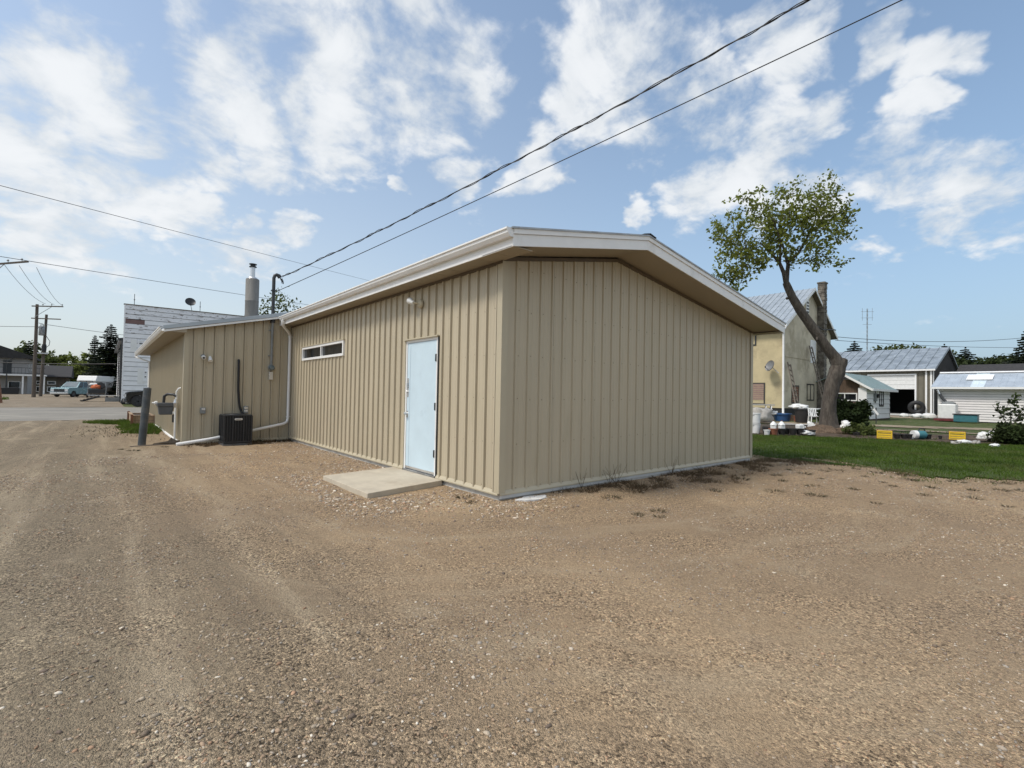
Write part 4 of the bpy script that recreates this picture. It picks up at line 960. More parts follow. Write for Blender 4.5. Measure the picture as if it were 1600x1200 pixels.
q = MB().lathe([(.22, -.1), (.40, -.1), (.42, 0), (.40, .1), (.22, .1)], (0, 0, 0), 20, 0, R_).build('spare_tyre', M_black, None, True); q.location = (-4.3, 73.2, 1.48); tag(q, 'black tyre leaning on the orange bundle on the trailer', 'tyre')

# ------------------------------------------------------------------ houses at the far left
t = thing('balcony_house', 'two-storey taupe house with white balcony on posts far left', 'house')
MB().bb((-26, 99.5, -.2), (-13.0, 110, 5.5)).build('wall', M_taup, t)
for k in range(14): MB().prism([(0, 0), (.03, 0), (.005, .39), (0, .39)], (-12.995, 99.5, .02+k*.39), (1, 0, 0), (0, 0, 1), (0, 10.4, 0)).build('siding_board', M_taup, t)
MB().prism([(-27, 5.4), (-12.2, 5.4), (-12.2, 5.7), (-19.5, 8.6), (-27, 5.7)], (0, 98.6, 0), (1, 0, 0), (0, 0, 1), (0, 12.4, 0)).build('roof', M_shing, t)
MB().bb((-24, 97.6, 2.75), (-10.8, 99.5, 2.98)).build('balcony_deck', M_white, t)
for x in (-13.3, -17.3, -11.0): MB().bb((x-.09, 97.7, 0), (x+.09, 97.9, 2.75)).build('post', M_white, t)
for z in (3.95, 3.15): MB().beam((-24, 97.7, z), (-10.9, 97.7, z), .06, .07).build('rail', M_dark, t)
for k in range(34): MB().bb((-24+k*.39, 97.68, 3.0), (-23.97+k*.39, 97.72, 3.95)).build('baluster', M_dark, t)
for x in (-15.6, -22): MB().bb((x, 99.42, 3.0), (x+.9, 99.5, 5.0)).build('door', M_dark, t)
for x in (-13.0+.001,): 
    for y in (101, 104): window(t, (-12.96, y, 3.7), (0, 1, 0), (1, 0, 0), 1.0, 1.1, M_white, M_glass)
MB().tube([(-15.0, 97.62, 0), (-15.0, 97.62, 4.9), (-14.5, 98.6, 5.3)], .07, 8).build('downspout', M_dark, t, True)
for x in (-18.6, -15.0): window(t, (x, 99.46, .7), (1, 0, 0), (0, -1, 0), 1.3, 1.2, M_white, M_glass)
t = thing('dark_garage', 'dark brown bungalow with two white-framed windows behind the poles', 'house')
MB().bb((-13.6, 111, -.2), (-8.9, 120, 3.1)).build('wall', M_clapo, t)
MB().prism([(-1.0, 2.95), (4.5, 5.0), (10, 2.95), (10, 2.8), (-1, 2.8)], (-14.0, 110.9, 0), (0, 1, 0), (0, 0, 1), (5.6, 0, 0)).build('roof', M_shing, t)
for x in (-12.9, -11.5):
    for z in (.25, 1.55): window(t, (x, 110.97, z), (1, 0, 0), (0, -1, 0), 1.1, .95 if z < 1 else .6, M_white, M_glass, .12)
for k in range(3): MB().bb((-10.2+k*.5, 110.93, .1), (-9.74+k*.5, 110.99, 2.8)).build('wall_board', M_woodg, t)
t = MB().prism([(-.9, 0), (.9, 0), (1.0, .75), (.9, 1.0), (-.9, .85), (-1, .6)], (0, -.6, .1), (1, 0, 0), (0, 0, 1), (0, 1.2, 0)).build('dumpster', M_black, None, bevel=.05); t.location = (-13.9, 90.5, 0); tag(t, 'black waste container below the white balcony', 'waste container')

# ------------------------------------------------------------------ stucco house on the right
t = thing('stucco_house', 'two-storey pale stucco house with ribbed metal roof beyond the lawn', 'house')
HX0, HX1, HY, HYB, HE, HR = 32.92, 42.75, 9.18, 17.5, 6.85, 9.95
HM = 38.0; SB = .78
def htop(u): return HE+.0+(HR-HE)*min(u, HM-HX0)/(HM-HX0) if u < HM-HX0 else HR-(HR-HE)*(u-(HM-HX0))/(HX1-HM)
gw = [(34.35, 1.05, 1.45, 1.45, 'b'), (37.55, 1.35, 1.25, 1.2, 'd')]
sheet_wall(t, (HX0, HY, 0), (1, 0, 0), (0, -1, 0), HX1-HX0, lambda u: htop(u), SB, M_stuccog, rs=0, name='gable_wall', tops=(HM-HX0,))
sheet_wall(t, (HX0, HY, 0), (0, 1, 0), (-1, 0, 0), HYB-HY, lambda u: HE, SB, M_stuccoy, rs=0, name='side_wall')
sheet_wall(t, (HX1, HY, 0), (0, 1, 0), (1, 0, 0), HYB-HY, lambda u: HE, SB, M_stuccog, rs=0, name='side_wall')
sheet_wall(t, (HX0, HYB, 0), (1, 0, 0), (0, 1, 0), HX1-HX0, htop, SB, M_stuccog, rs=0, name='gable_wall', tops=(HM-HX0,))
MB().bb((HX0+.05, HY+.05, -.2), (HX1-.05, HYB-.05, SB)).build('foundation', mat('dark_foundation', (.03, .03, .03), .9, 0, .3, 3), t)
sl_ = (HR-HE)/(HM-HX0); o_ = .45
roof_panels(t, (HX0-o_, HY-.40, HE-o_*sl_+.12), (0, 1, 0), (HM-HX0+o_, 0, (HM-HX0+o_)*sl_), HYB-HY+.8, .42, M_roofg, rib=.055)
sr = (HR-HE)/(HX1-HM)
roof_panels(t, (HX1+o_, HY-.40, HE-o_*sr+.12), (0, 1, 0), (-(HX1-HM+o_), 0, (HX1-HM+o_)*sr), HYB-HY+.8, .84, M_roofg, rib=.05)
MB().prism([(HX0-o_, HE-o_*sl_-.10), (HM, HR-.06), (HM, HR+.12), (HX0-o_, HE-o_*sl_+.12)], (0, HY-.42, 0), (1, 0, 0), (0, 0, 1), (0, .04, 0)).build('bargeboard', M_white, t)
MB().prism([(HM, HR-.06), (HX1+o_, HE-o_*sr-.10), (HX1+o_, HE-o_*sr+.12), (HM, HR+.12)], (0, HY-.42, 0), (1, 0, 0), (0, 0, 1), (0, .04, 0)).build('bargeboard', M_white, t)
MB().prism([(HX0-o_, HE-o_*sl_-.02), (HM, HR+.03), (HX1+o_, HE-o_*sr-.02), (HX1+o_, HE-o_*sr+.08), (HM, HR+.11), (HX0-o_, HE-o_*sl_+.08)], (0, HY-.38, 0), (1, 0, 0), (0, 0, 1), (0, HYB-HY+.7, 0)).build('roof_deck', M_woodg, t)
MB().bb((HX0-o_-.12, HY-.35, HE-o_*sl_-.05), (HX0-o_, HYB, HE-o_*sl_+.10)).build('gutter', M_white, t)
MB().tube([(HX0-o_-.05, HY-.1, HE-.35), (HX0-.12, HY-.10, HE-.6), (HX0-.10, HY-.10, .9), (HX0-.35, HY-.2, .35)], .075, 8).build('downspout', M_white, t, True)
MB().bb((HX0-.02, HY-.035, 4.48), (HX1, HY-.004, 4.62)).build('belt_course', M_stuccog, t)
MB().prism([(0, 0), (.55, 0), (.55, 1.0), (.275, 1.28), (0, 1.0)], (37.2, HY-.05, 8.0), (1, 0, 0), (0, 0, 1), (0, .04, 0)).build('gable_vent', M_white, t)
for k in range(4): MB().bb((37.28, HY-.07, 8.12+k*.24), (37.67, HY-.052, 8.24+k*.24)).build('vent_slot', M_dark, t)
bw = window(t, (34.55, HY-.003, 1.12), (1, 0, 0), (0, -1, 0), 1.35, 1.35, mat('dark_window_frame', (.05, .045, .04), .7), M_brownw, .10)
for k in range(6): MB().bb((34.66, HY-.028, 1.24+k*.19), (35.80, HY-.008, 1.40+k*.19)).build('boarding', M_woodr, bw)
window(t, (37.5, HY-.003, 1.35), (1, 0, 0), (0, -1, 0), 1.5, 1.3, M_dark, M_glass, .08, 1)
MB().bb((38.15, HY-.04, 4.3), (39.3, HY-.004, 6.1)).build('upper_door', M_white, t)
bw = window(t, (HX0-.003, 11.5, 1.0), (0, -1, 0), (-1, 0, 0), 1.15, 1.6, MATS['dark_window_frame'], M_glass, .09)
for k in range(8): MB().bb((HX0-.03, 10.45, 1.35+k*.155), (HX0-.008, 11.41, 1.47+k*.155)).build('shutter_slat', mat('pink_brown_slat', (.34, .23, .19), .8), bw)
window(t, (HX0-.003, 12.0, 5.35), (0, -1, 0), (-1, 0, 0), 1.0, 1.25, M_dark, M_glassb, .10, 0)
# block chimney up the gable
m = MB(); CX, CY = 39.9, HY-.42
z = 0; k = 0
while z < 10.75:
    w = .33
    for j in range(2):
        ofs = (j-.5)*w + (.0)
        m.bb((CX-w+j*w+.02, CY-.10+.012*((k*7+j*3) % 3), z+.03), (CX+j*w-.02, CY+.40, z+.30))
    z += .31; k += 1
m.bb((CX-.27, CY-.04, 0), (CX+.27, CY+.38, 10.7)); c = m.build('chimney', M_block, t)
MB().bb((CX-.36, CY-.14, 10.72), (CX+.36, CY+.44, 10.82)).build('chimney_cap', M_block, t)
MB().tube([(38.6, HY-.2, 7.25), (39.3, HY-.5, 6.95), (40.0, HY-.9, 7.0), (40.9, HY-.9, 7.05)], .05, 6).build('stay_rod', M_dark, t, True)
dish('grey satellite dish on the yellow side wall of the stucco house', (HX0-.55, HY+.55, 3.75), math.radians(-118), math.radians(70), .40, M_vent, (.45, .25, -.5))

def ladder(label, a, b, w, rungs, material):
    a, b = V(a), V(b); t = thing('ladder', label, 'ladder', a); d = b-a; x = d.cross(V((0, 1, 0))).normalized() if False else V((1, 0, 0))
    x = (x - d.normalized()*x.dot(d.normalized())).normalized()
    for s in (-.5, .5): MB().beam(x*s*w, d+x*s*w, .055, .10, 0, x).build('rail', material, t)
    for k in range(rungs):
        p = d*((k+.6)/rungs); MB().beam(p-x*w*.5, p+x*w*.5, .05, .06).build('rung', material, t)
    return t
ladder('shorter weathered ladder leaning on the stucco corner', (31.9, 7.65, .0), (33.6, 9.0, 4.0), .42, 11, M_woodg)
ladder('longer grey wooden ladder leaning beside the block chimney', (37.2, 7.6, 0), (37.7, 9.0, 5.55), .48, 15, M_woodg)

# ------------------------------------------------------------------ low white shed with pale green roof
t = thing('white_shed', 'low white-sided shed with pale green metal roof behind the juniper', 'shed')
SX, SY, SXE, SYB = 39.6, 5.88, 46.0, 9.6
MB().bb((SX+.35, SY+.03, -.1), (SXE-.03, SYB, 2.35)).build('wall_core', M_brownw, t)  # dark brown core in the board gaps imitates the shadow lines
for k in range(6): MB().prism([(0, .02), (.045, .02), (.012, .385), (0, .385)], (SX+.0, SY, .02+k*.388), (0, -1, 0), (0, 0, 1), (SXE-SX, 0, 0)).build('siding_board', M_white, t)
MB().bb((SX-.03, SY-.035, 0), (SX+.09, SY+.5, 2.38)).build('corner_post', M_white, t)
MB().bb((SXE-.02, SY-.04, 0), (SXE+.05, SY+3, 2.35)).build('end_wall', M_dark, t)
for k in range(9): MB().bb((SX+.18, SY+.5+k*.41, 0), (SX+.30, SY+.9+k*.41, 1.25)).build('wall_board', M_woodg, t)
MB().bb((SX+.28, SY+.5, 1.2), (SX+.34, SYB, 3.0)).build('upper_wall', M_brownw, t)
window(t, (SX+.26, 8.15, 1.38), (0, -1, 0), (-1, 0, 0), 1.65, .62, M_white, M_glass, .08, 1, .05)
ssl = .62
roof_panels(t, (SX-.25, SY-.45, 2.32), (1, 0, 0), (0, 1.95, 1.95*ssl), SXE-SX+.75, .55, M_rooft, rib=.045)
MB().prism([(0, 0), (1.95, 1.95*ssl), (1.95, 1.95*ssl-.17), (0, -.17)], (SX-.30, SY-.45, 2.32), (0, 1, 0), (0, 0, 1), (.05, 0, 0)).build('bargeboard', M_white, t)
MB().bb((SX-.25, SY-.50, 2.17), (SXE+.5, SY-.45, 2.34)).build('eave_fascia', M_white, t)
roof_panels(t, (SX-.25, SYB+.6, 2.35), (1, 0, 0), (0, -2.65, 1.18), SXE-SX+.75, .55, M_rooft, rib=.045)
window(t, (SX+3.3, SY-.03, .98), (1, 0, 0), (0, -1, 0), 1.15, 1.32, M_dark, M_wplast, .13, 1, .04)
t2 = thing('electric_meter', 'dark electric meter box on the white shed wall', 'meter', (SX+2.0, SY-.10, 1.55))
MB().box((0, 0, .15), (.45, .16, .6)).build('box', M_grayp, t2, bevel=.03); MB().lathe([(.15, 0), (.14, .12), (.05, .14)], (.1, -.08, .25), 12, 0, Rm).build('dial', M_glass, t2, True); MB().tube([(0, 0, .45), (-.1, 0, .7)], .03, 6).tube([(0, 0, -.15), (0, .0, -.3)], .03, 6).build('conduit', M_dark, t2, True)

# ------------------------------------------------------------------ workshop with the open overhead door
t = thing('workshop', 'long grey metal workshop with open overhead door and steel roof', 'workshop')
GX, GY, GYB, GXB, GE, GR = 67.1, 6.6, 26.0, 83.0, 5.15, 8.1
ODY0, ODY1, ODZ = 8.15, 12.5, 4.45
sheet_wall(t, (GX, GY, 0), (0, 1, 0), (-1, 0, 0), GYB-GY, lambda u: GE, -.1, M_clapo, .35, rs=.45, per=2, openings=((ODY0-GY, ODY1-GY, -.1, ODZ),), depth=.05, name='siding_panel')
sheet_wall(t, (GX, GY, 0), (1, 0, 0), (0, -1, 0), GXB-GX, lambda u: GE+(GR-GE)*min(u, 8)/8 if u < 8 else GR-(GR-GE)*(u-8)/(GXB-GX-8), -.1, M_clapd, .35, rs=.45, per=2, depth=.05, tops=(8,))
sheet_wall(t, (GXB, GY, 0), (0, 1, 0), (1, 0, 0), GYB-GY, lambda u: GE, -.1, M_clapo, rs=0, name='rear_wall')
sheet_wall(t, (GX, GYB, 0), (1, 0, 0), (0, 1, 0), GXB-GX, lambda u: GE+(GR-GE)*min(u, 8)/8 if u < 8 else GR-(GR-GE)*(u-8)/(GXB-GX-8), -.1, M_clapd, rs=0, name='rear_wall', tops=(8,))
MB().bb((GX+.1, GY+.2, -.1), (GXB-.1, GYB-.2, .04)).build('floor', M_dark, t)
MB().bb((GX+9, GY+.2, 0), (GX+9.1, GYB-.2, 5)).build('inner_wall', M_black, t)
for k in range(3): MB().bb((GX+.06, ODY0+.02, 2.85+k*.53), (GX+.12, ODY1-.02, 3.36+k*.53)).build('door_panel', M_wplast, t)
for y0, y1, z0, z1 in ((ODY0-.16, ODY0, 0, ODZ), (ODY1, ODY1+.16, 0, ODZ), (ODY0-.16, ODY1+.16, ODZ, ODZ+.16)): MB().bb((GX-.075, y0, z0), (GX+.05, y1, z1)).build('door_frame', M_white, t)
for y0 in (GY+.02, GY+.45): MB().bb((GX-.09, y0, 0), (GX+.02, y0+.16, GE)).build('corner_trim', M_white, t)
MB().bb((GX-.02, GY-.10, 0), (GX+.35, GY-.055, GE)).build('corner_trim', M_white, t)
roof_panels(t, (GX-.35, GY-.3, GE-.10), (0, 1, 0), (8.35, 0, GR-GE+.16), GYB-GY+.6, .92, M_roofw, rib=.10)
roof_panels(t, (GXB+.3, GY-.3, GE-.10), (0, 1, 0), (-(GXB-GX-8+.3), 0, GR-GE+.16), GYB-GY+.6, .92, M_roofw, rib=.10)
MB().bb((GX-.42, GY-.3, GE-.22), (GX-.32, GYB, GE-.04)).build('eave_fascia', M_white, t)
MB().prism([(GX-.35, GE-.25), (GX+8, GR-.1), (GXB+.3, GE-.25), (GXB+.3, GE-.1), (GX+8, GR+.06), (GX-.35, GE-.10)], (0, GY-.32, 0), (1, 0, 0), (0, 0, 1), (0, .04, 0)).build('bargeboard', M_steel, t)
MB().bb((GX+10.2, GY-.5, 4.75), (GX+11.6, GY-.05, 4.9)).build('wall_light', M_steel, t)
grid_sheet('concrete_apron', GX-9, GX+.05, 6.6, 15, .6, lambda x, y: .0+.01*wob(x, y), M_conc)
q = MB().tube([(0, .57*math.cos(2*PI*k/28), .57*math.sin(2*PI*k/28)) for k in range(29)], .235, 10, 0, False).build('tractor_tyre', M_black, None, True)
q.location = (GX-.5, 7.9, .78); q.rotation_euler = (0, math.radians(-14), math.radians(15)); tag(q, 'large black tyre leaning at the workshop door jamb', 'tyre')

# ------------------------------------------------------------------ white garage with patched tin roof
t = thing('white_garage', 'long low white-sided garage with patched blue tin roof', 'garage')
AX, AY0, AY1, AE = 47.0, 2.95, -12, 2.62
MB().bb((AX+.03, AY1, -.1), (AX+7, AY0-.03, AE)).build('wall_core', M_dark, t)  # dark core behind the gapped boards gives the siding its shadow lines
for k in range(14): MB().prism([(0, .018), (.045, .018), (.010, .19), (0, .19)], (AX, AY1, -.02+k*.19), (-1, 0, 0), (0, 0, 1), (0, AY0-AY1, 0)).build('siding_board', M_clapg, t)
mm = [M_roofb, M_roofp, M_roofb, M_roofb, M_roofp, M_roofb, M_roofb]
MB().bb((AX-.03, AY0-.12, 0), (AX+.05, AY0+.02, AE)).build('corner_board', M_white, t)
roof_panels(t, (AX-.55, AY0+.35, AE-.02), (0, -1, 0), (3.6, 0, 1.22), AY0-AY1+.3, .76, None, rib=.035, minor=1, mats=[M_roofb, M_roofb, M_roofb, M_roofp, M_roofb, M_roofb, M_roofb, M_roofp, M_roofp])
MB().prism([(-.18, -.02), (0, .06), (.3, -.05), (.3, -.02), (0, .1), (-.18, .03)], (AX+3.05, AY0+.35, AE+1.24), (1, 0, 0), (0, 0, 1), (0, -(AY0-AY1+.3), 0)).build('ridge_cap', M_white, t)
for y, x0, x1 in ((AY0-1.5, .45, .8),): 
    s = V((3.6, 0, 1.22)); a = V((AX-.55, 0, AE+.03))+s*x0; b = V((AX-.55, 0, AE+.03))+s*x1
    MB().prism([(0, 0), (1.5, 0), (1.5, .02), (0, .02)], (a.x, y, a.z+.03), (0, -1, 0), (0, 0, 1), b-a).build('roof_patch', M_white, t)
MB().prism([(0, 0), (3.6, 0), (3.6, 0)], (0, 0, -5), (1, 0, 0), (0, 0, 1), (0, .01, 0)) if False else None
MB().bb((AX-.60, AY1, AE-.16), (AX-.54, AY0+.4, AE+.0)).build('eave_fascia', M_white, t)
MB().bb((AX-.54, AY1, AE-.10), (AX, AY0+.35, AE-.06)).build('soffit', M_white, t)
roof_panels(t, (AX+7.2, AY0+.35, AE-.0), (0, -1, 0), (-4.1, 0, 1.2), AY0-AY1+.3, 1.9, M_roofb, rib=.03)
MB().prism([(0, 0), (3.5, 1.2), (7, 0)], (AX, AY0-.01, AE), (1, 0, 0), (0, 0, 1), (0, -.05, 0)).build('gable_end', M_clapg, t)
MB().prism([(.5, -.3), (.7, 1.0), (2.6, .95), (2.9, -.3)], (0, 0, -9), (1, 0, 0), (0, 1, 0), (0, 0, .01)) if False else None
t = thing('water_tank', 'white plastic tank with pipe on a red base against the garage', 'tank', (46.1, 2.22, 0))
MB().bb((-.65, -.75, 0), (.65, .75, .16)).build('base', M_red, t)
MB().prism([(-.55, -.52), (.55, -.52), (.55, .52), (-.55, .52)], (0, 0, .16), (1, 0, 0), (0, 1, 0), (0, 0, 1.12)).build('tank_body', M_wplast, t, bevel=.07)
MB().lathe([(.42, 0), (.40, .12), (.2, .22), (.1, .24)], (0, -.05, 1.27), 16).build('tank_lid', M_grayp, t, True)
MB().tube([(.1, .1, 1.4), (.35, .40, 1.75), (.45, .62, 2.2), (.45, .78, 2.55)], .10, 8).build('pipe', M_dark, t, True)
MB().tube([(.36, .56, 2.05), (.36, .68, 2.4)], .08, 8).build('pipe_sleeve', M_silver, t, True)
t = thing('storage_tote', 'teal blue storage tote with lid by the garage wall', 'tote', (44.6, 1.0, .0))
MB().prism([(-.45, -.65), (.45, -.65), (.45, .65), (-.45, .65)], (0, 0, 0), (1, 0, 0), (0, 1, 0), (0, 0, .52)).build('body', M_teal, t, bevel=.04); MB().bb((-.5, -.7, .52), (.5, .7, .60)).build('lid', M_dark, t, bevel=.02)
for k, (x, y, s, l) in enumerate(((49.0, 4.6, .5, 'largest pale block of the rubble row left of the garage'), (48.5, 3.75, .62, 'square white block next to the garage corner'), (49.4, 5.6, .4, 'low flat white block furthest from the garage'))):
    q = blob('pale_block', l, 'block', (x, y, .2), (s*.55, s*.8, s*.45), M_wplast, k*3, .25)

# dark low house behind the garage
t = thing('dark_roof_house', 'low house with long dark roof and white gable tip behind the garage', 'house')
MB().bb((70, -22, 0), (82, 5, 3.4)).build('wall', M_clapd, t)
MB().prism([(69, 3.3), (76, 6.0), (83, 3.3)], (0, -23, 0), (1, 0, 0), (0, 0, 1), (0, 28.5, 0)).build('roof', M_shing, t)
MB().prism([(-3.2, 0), (0, 1.1), (3.2, 0)], (68.6, -3.2, 4.2), (0, 1, 0), (0, 0, 1), (2.5, 0, 0)).build('dormer_gable', M_white, t)
# radio mast
t = thing('radio_mast', 'slender lattice radio mast with cross arms rising behind the workshop', 'radio mast', (127.5, 27.8, -.1))
for k in range(3):
    a = k*2*PI/3; MB().tube([(.13*math.cos(a), .13*math.sin(a), 0), (.12*math.cos(a), .12*math.sin(a), 22.3)], .03, 5).build('leg', M_grayp, t)
m = MB()
for k in range(24):
    for j in range(3):
        a, b = j*2*PI/3, (j+1)*2*PI/3; m.beam((.125*math.cos(a), .125*math.sin(a), k*.93), (.125*math.cos(b), .125*math.sin(b), k*.93+.9), .02, .02)
q = m.build('lattice', M_grayp, t); q['kind'] = 'stuff'
for z, l in ((21.6, 1.3), (20.2, 1.2), (18.7, .9)): MB().beam((-.64*l, .77*l, z), (.64*l, -.77*l, z), .05, .05).build('cross_arm', M_grayp, t)
for s in (-1, 1): MB().tube([(s*.64, -s*.77, 19.6), (s*.64, -s*.77, 22.4)], .035, 5).build('antenna', M_grayp, t)

# ------------------------------------------------------------------ trees and shrubs
def grow(parent, skeleton, targets, leaf_mat, bark, leaf_n, leaf_size, spread=.2, twig=.012, tipr=.006, up=.35, limb_name='limb'):
    """skeleton: list of limbs (list of (point, radius)); twigs reach from the nearest wood to every target"""
    nodes = []
    for k, limb in enumerate(skeleton):
        m = MB()
        if k == 0 and limb[0][1] > .2:
            pts, rs = [], []
            for i in range(len(limb)-1):
                for q in range(6): pts.append(V(limb[i][0]).lerp(V(limb[i+1][0]), q/6)); rs.append(limb[i][1]+(limb[i+1][1]-limb[i][1])*q/6)
            pts.append(V(limb[-1][0])); rs.append(limb[-1][1])
            n_ = 26; m.tube(pts, rs, n_)
            for i, p in enumerate(pts):
                for j in range(n_):
                    a = V(m.v[i*n_+j]); d_ = a-p; th = 2*PI*j/n_
                    g = 1+.10*mnoise.noise(V((math.cos(th)*1.6, math.sin(th)*1.6, p.z*1.3)))+.09*mnoise.noise(V((math.cos(th)*5, math.sin(th)*5, p.z*1.6)))+.05*mnoise.noise(V((math.cos(th)*9, math.sin(th)*9, p.z*5)))
                    m.v[i*n_+j] = tuple(p+d_*g)
        else: m.tube([p for p, r in limb], [r for p, r in limb], 8)
        m.build('trunk' if k == 0 else limb_name, bark, parent, True)
        nodes += [(V(p), r) for p, r in limb[(len(limb)//2 if k == 0 else 0):]]
    N = np.array([tuple(p) for p, r in nodes]); tg = [V(p) for p in targets]
    tg.sort(key=lambda p: float(np.min(np.linalg.norm(N-np.array(p), axis=1))))
    m = MB(); tips = []; P = [p for p, r in nodes]
    A = np.array([tuple(p) for p in P])
    for p in tg:
        dd = np.linalg.norm(A-np.array(p), axis=1)
        # prefer wood below the target
        dd = dd + np.maximum(0, A[:, 2]-p.z)*.8
        i = int(np.argmin(dd)); a = P[i]; L = (p-a).length
        if L < .05: continue
        mid = a.lerp(p, .5)+V((rng.normal(0, .08*L), rng.normal(0, .08*L), -.06*L))
        q1 = a.lerp(mid, .5)+V((0, 0, -.02*L)); r = min(twig*(1+L*1.2), .06)
        m.tube([a, mid, p], [r, r*.7, tipr], 4, 0, False)
        new = [mid, p, q1, mid.lerp(p, .5)]; P += new; A = np.vstack([A, [tuple(x) for x in new]])
        tips += [mid.lerp(p, .35), mid.lerp(p, .7), p, p]
    b = m.build('branches', bark, parent, True); b['kind'] = 'stuff'
    q = leaves(leaf_n, [tuple(t_) for t_ in tips], spread, leaf_size, up)
    c = quads_obj('crown', q, leaf_mat, parent); c['kind'] = 'stuff'
def ell(c, r, n, shell=.35):
    d = rng.normal(0, 1, (n, 3)); d /= np.linalg.norm(d, axis=1)[:, None]
    return np.asarray(c)+d*np.asarray(r)*rng.uniform(shell, 1, (n, 1))**.6

TB = V((20.26, 2.38, 0)); TR = V((.767, -.642, 0)); TF = V((.642, .767, 0))
def tp(s, z, f=0.0): return TB+TR*s+TF*f+V((0, 0, z))
t = thing('leaning_tree', 'old leaning broadleaf tree with sparse spring leaves above the garden bed', 'tree', (0, 0, 0))
trunk = [(tp(.02, -.2), .56), (tp(0, .12), .46), (tp(-.02, .35), .35), (tp(-.03, .9), .30), (tp(.02, 1.5), .275), (tp(.12, 2.1), .285), (tp(.33, 2.6), .32), (tp(.40, 2.95), .29), (tp(.24, 3.3), .225), (tp(-.22, 3.86), .195), (tp(-.62, 4.4), .19), (tp(-1.02, 4.95), .175), (tp(-1.30, 5.35), .185), (tp(-1.62, 5.85), .165), (tp(-1.80, 6.25), .15), (tp(-1.93, 6.55), .13)]
limbs = [trunk,
         [(tp(.36, 2.75), .27), (tp(.52, 3.05), .25), (tp(.56, 3.22), .22), (tp(.57, 3.27), .12)],
         [(tp(-1.92, 6.5), .10), (tp(-2.08, 6.95, -.1), .085), (tp(-2.32, 7.35, -.2), .07), (tp(-2.75, 7.75, -.3), .05), (tp(-3.3, 8.1, -.5), .03)],
         [(tp(-1.90, 6.5), .10), (tp(-1.80, 7.1, .1), .085), (tp(-1.72, 7.5, .2), .075), (tp(-1.2, 7.95, .3), .06), (tp(-.75, 8.7, .4), .045), (tp(-.4, 9.5, .4), .03), (tp(-.3, 10.4, .4), .018)],
         [(tp(-1.74, 7.4, .2), .06), (tp(-1.75, 8.2, .5), .05), (tp(-1.9, 9.0, .8), .035), (tp(-2.0, 9.7, .9), .02)],
         [(tp(-2.3, 7.3, -.2), .05), (tp(-2.5, 8.2, -.6), .04), (tp(-3.0, 9.0, -.9), .025)],
         [(tp(-.55, 4.25), .05), (tp(-.66, 4.05, -.2), .045), (tp(-.72, 4.0, -.25), .04)],
         [(tp(-1.62, 5.9), .07), (tp(-1.85, 5.85), .06), (tp(-1.9, 5.83), .05)]]
crown = [((-3.35, 8.55), (1.75, 1.25), 120), ((-1.15, 9.55), (1.6, 1.1), 120), ((-.1, 9.0), (1.15, 1.15), 80), ((-4.0, 7.45), (1.15, 1.0), 75), ((-2.3, 9.35), (1.3, .95), 70), ((-1.2, 7.9), (1.05, .8), 45), ((-.3, 10.5), (.55, .6), 26), ((.55, 9.6), (.6, .7), 26), ((-4.6, 9.0), (.65, .7), 24), ((-2.9, 7.9), (1.0, .8), 45), ((-.1, 7.6), (.7, .55), 18), ((-4.25, 6.75), (.75, .5), 26), ((-3.7, 10.0), (.9, .35), 20), ((-1.6, 10.55), (1.0, .35), 20)]
tg = []
for (cs, cz), (ra, rb), n in crown:
    for e in ell((0, 0, 0), (ra, 1.25, rb), n, .2): tg.append(tp(cs+e[0], cz+e[2], e[1]))
grow(t, limbs, tg, M_leaf, M_bark, 6400, .084, (.11, .11, .13), .010, .005)
blob('chip_mound', 'mound of bark chips and dead leaves round the leaning tree foot', 'mulch mound', tuple(TB+V((-.1, 0, .0))), (.95, .85, .30), dirt_mat('mulch', (.14, .095, .065), (.085, .06, .042), (.22, .17, .12), 4), 4, .3)

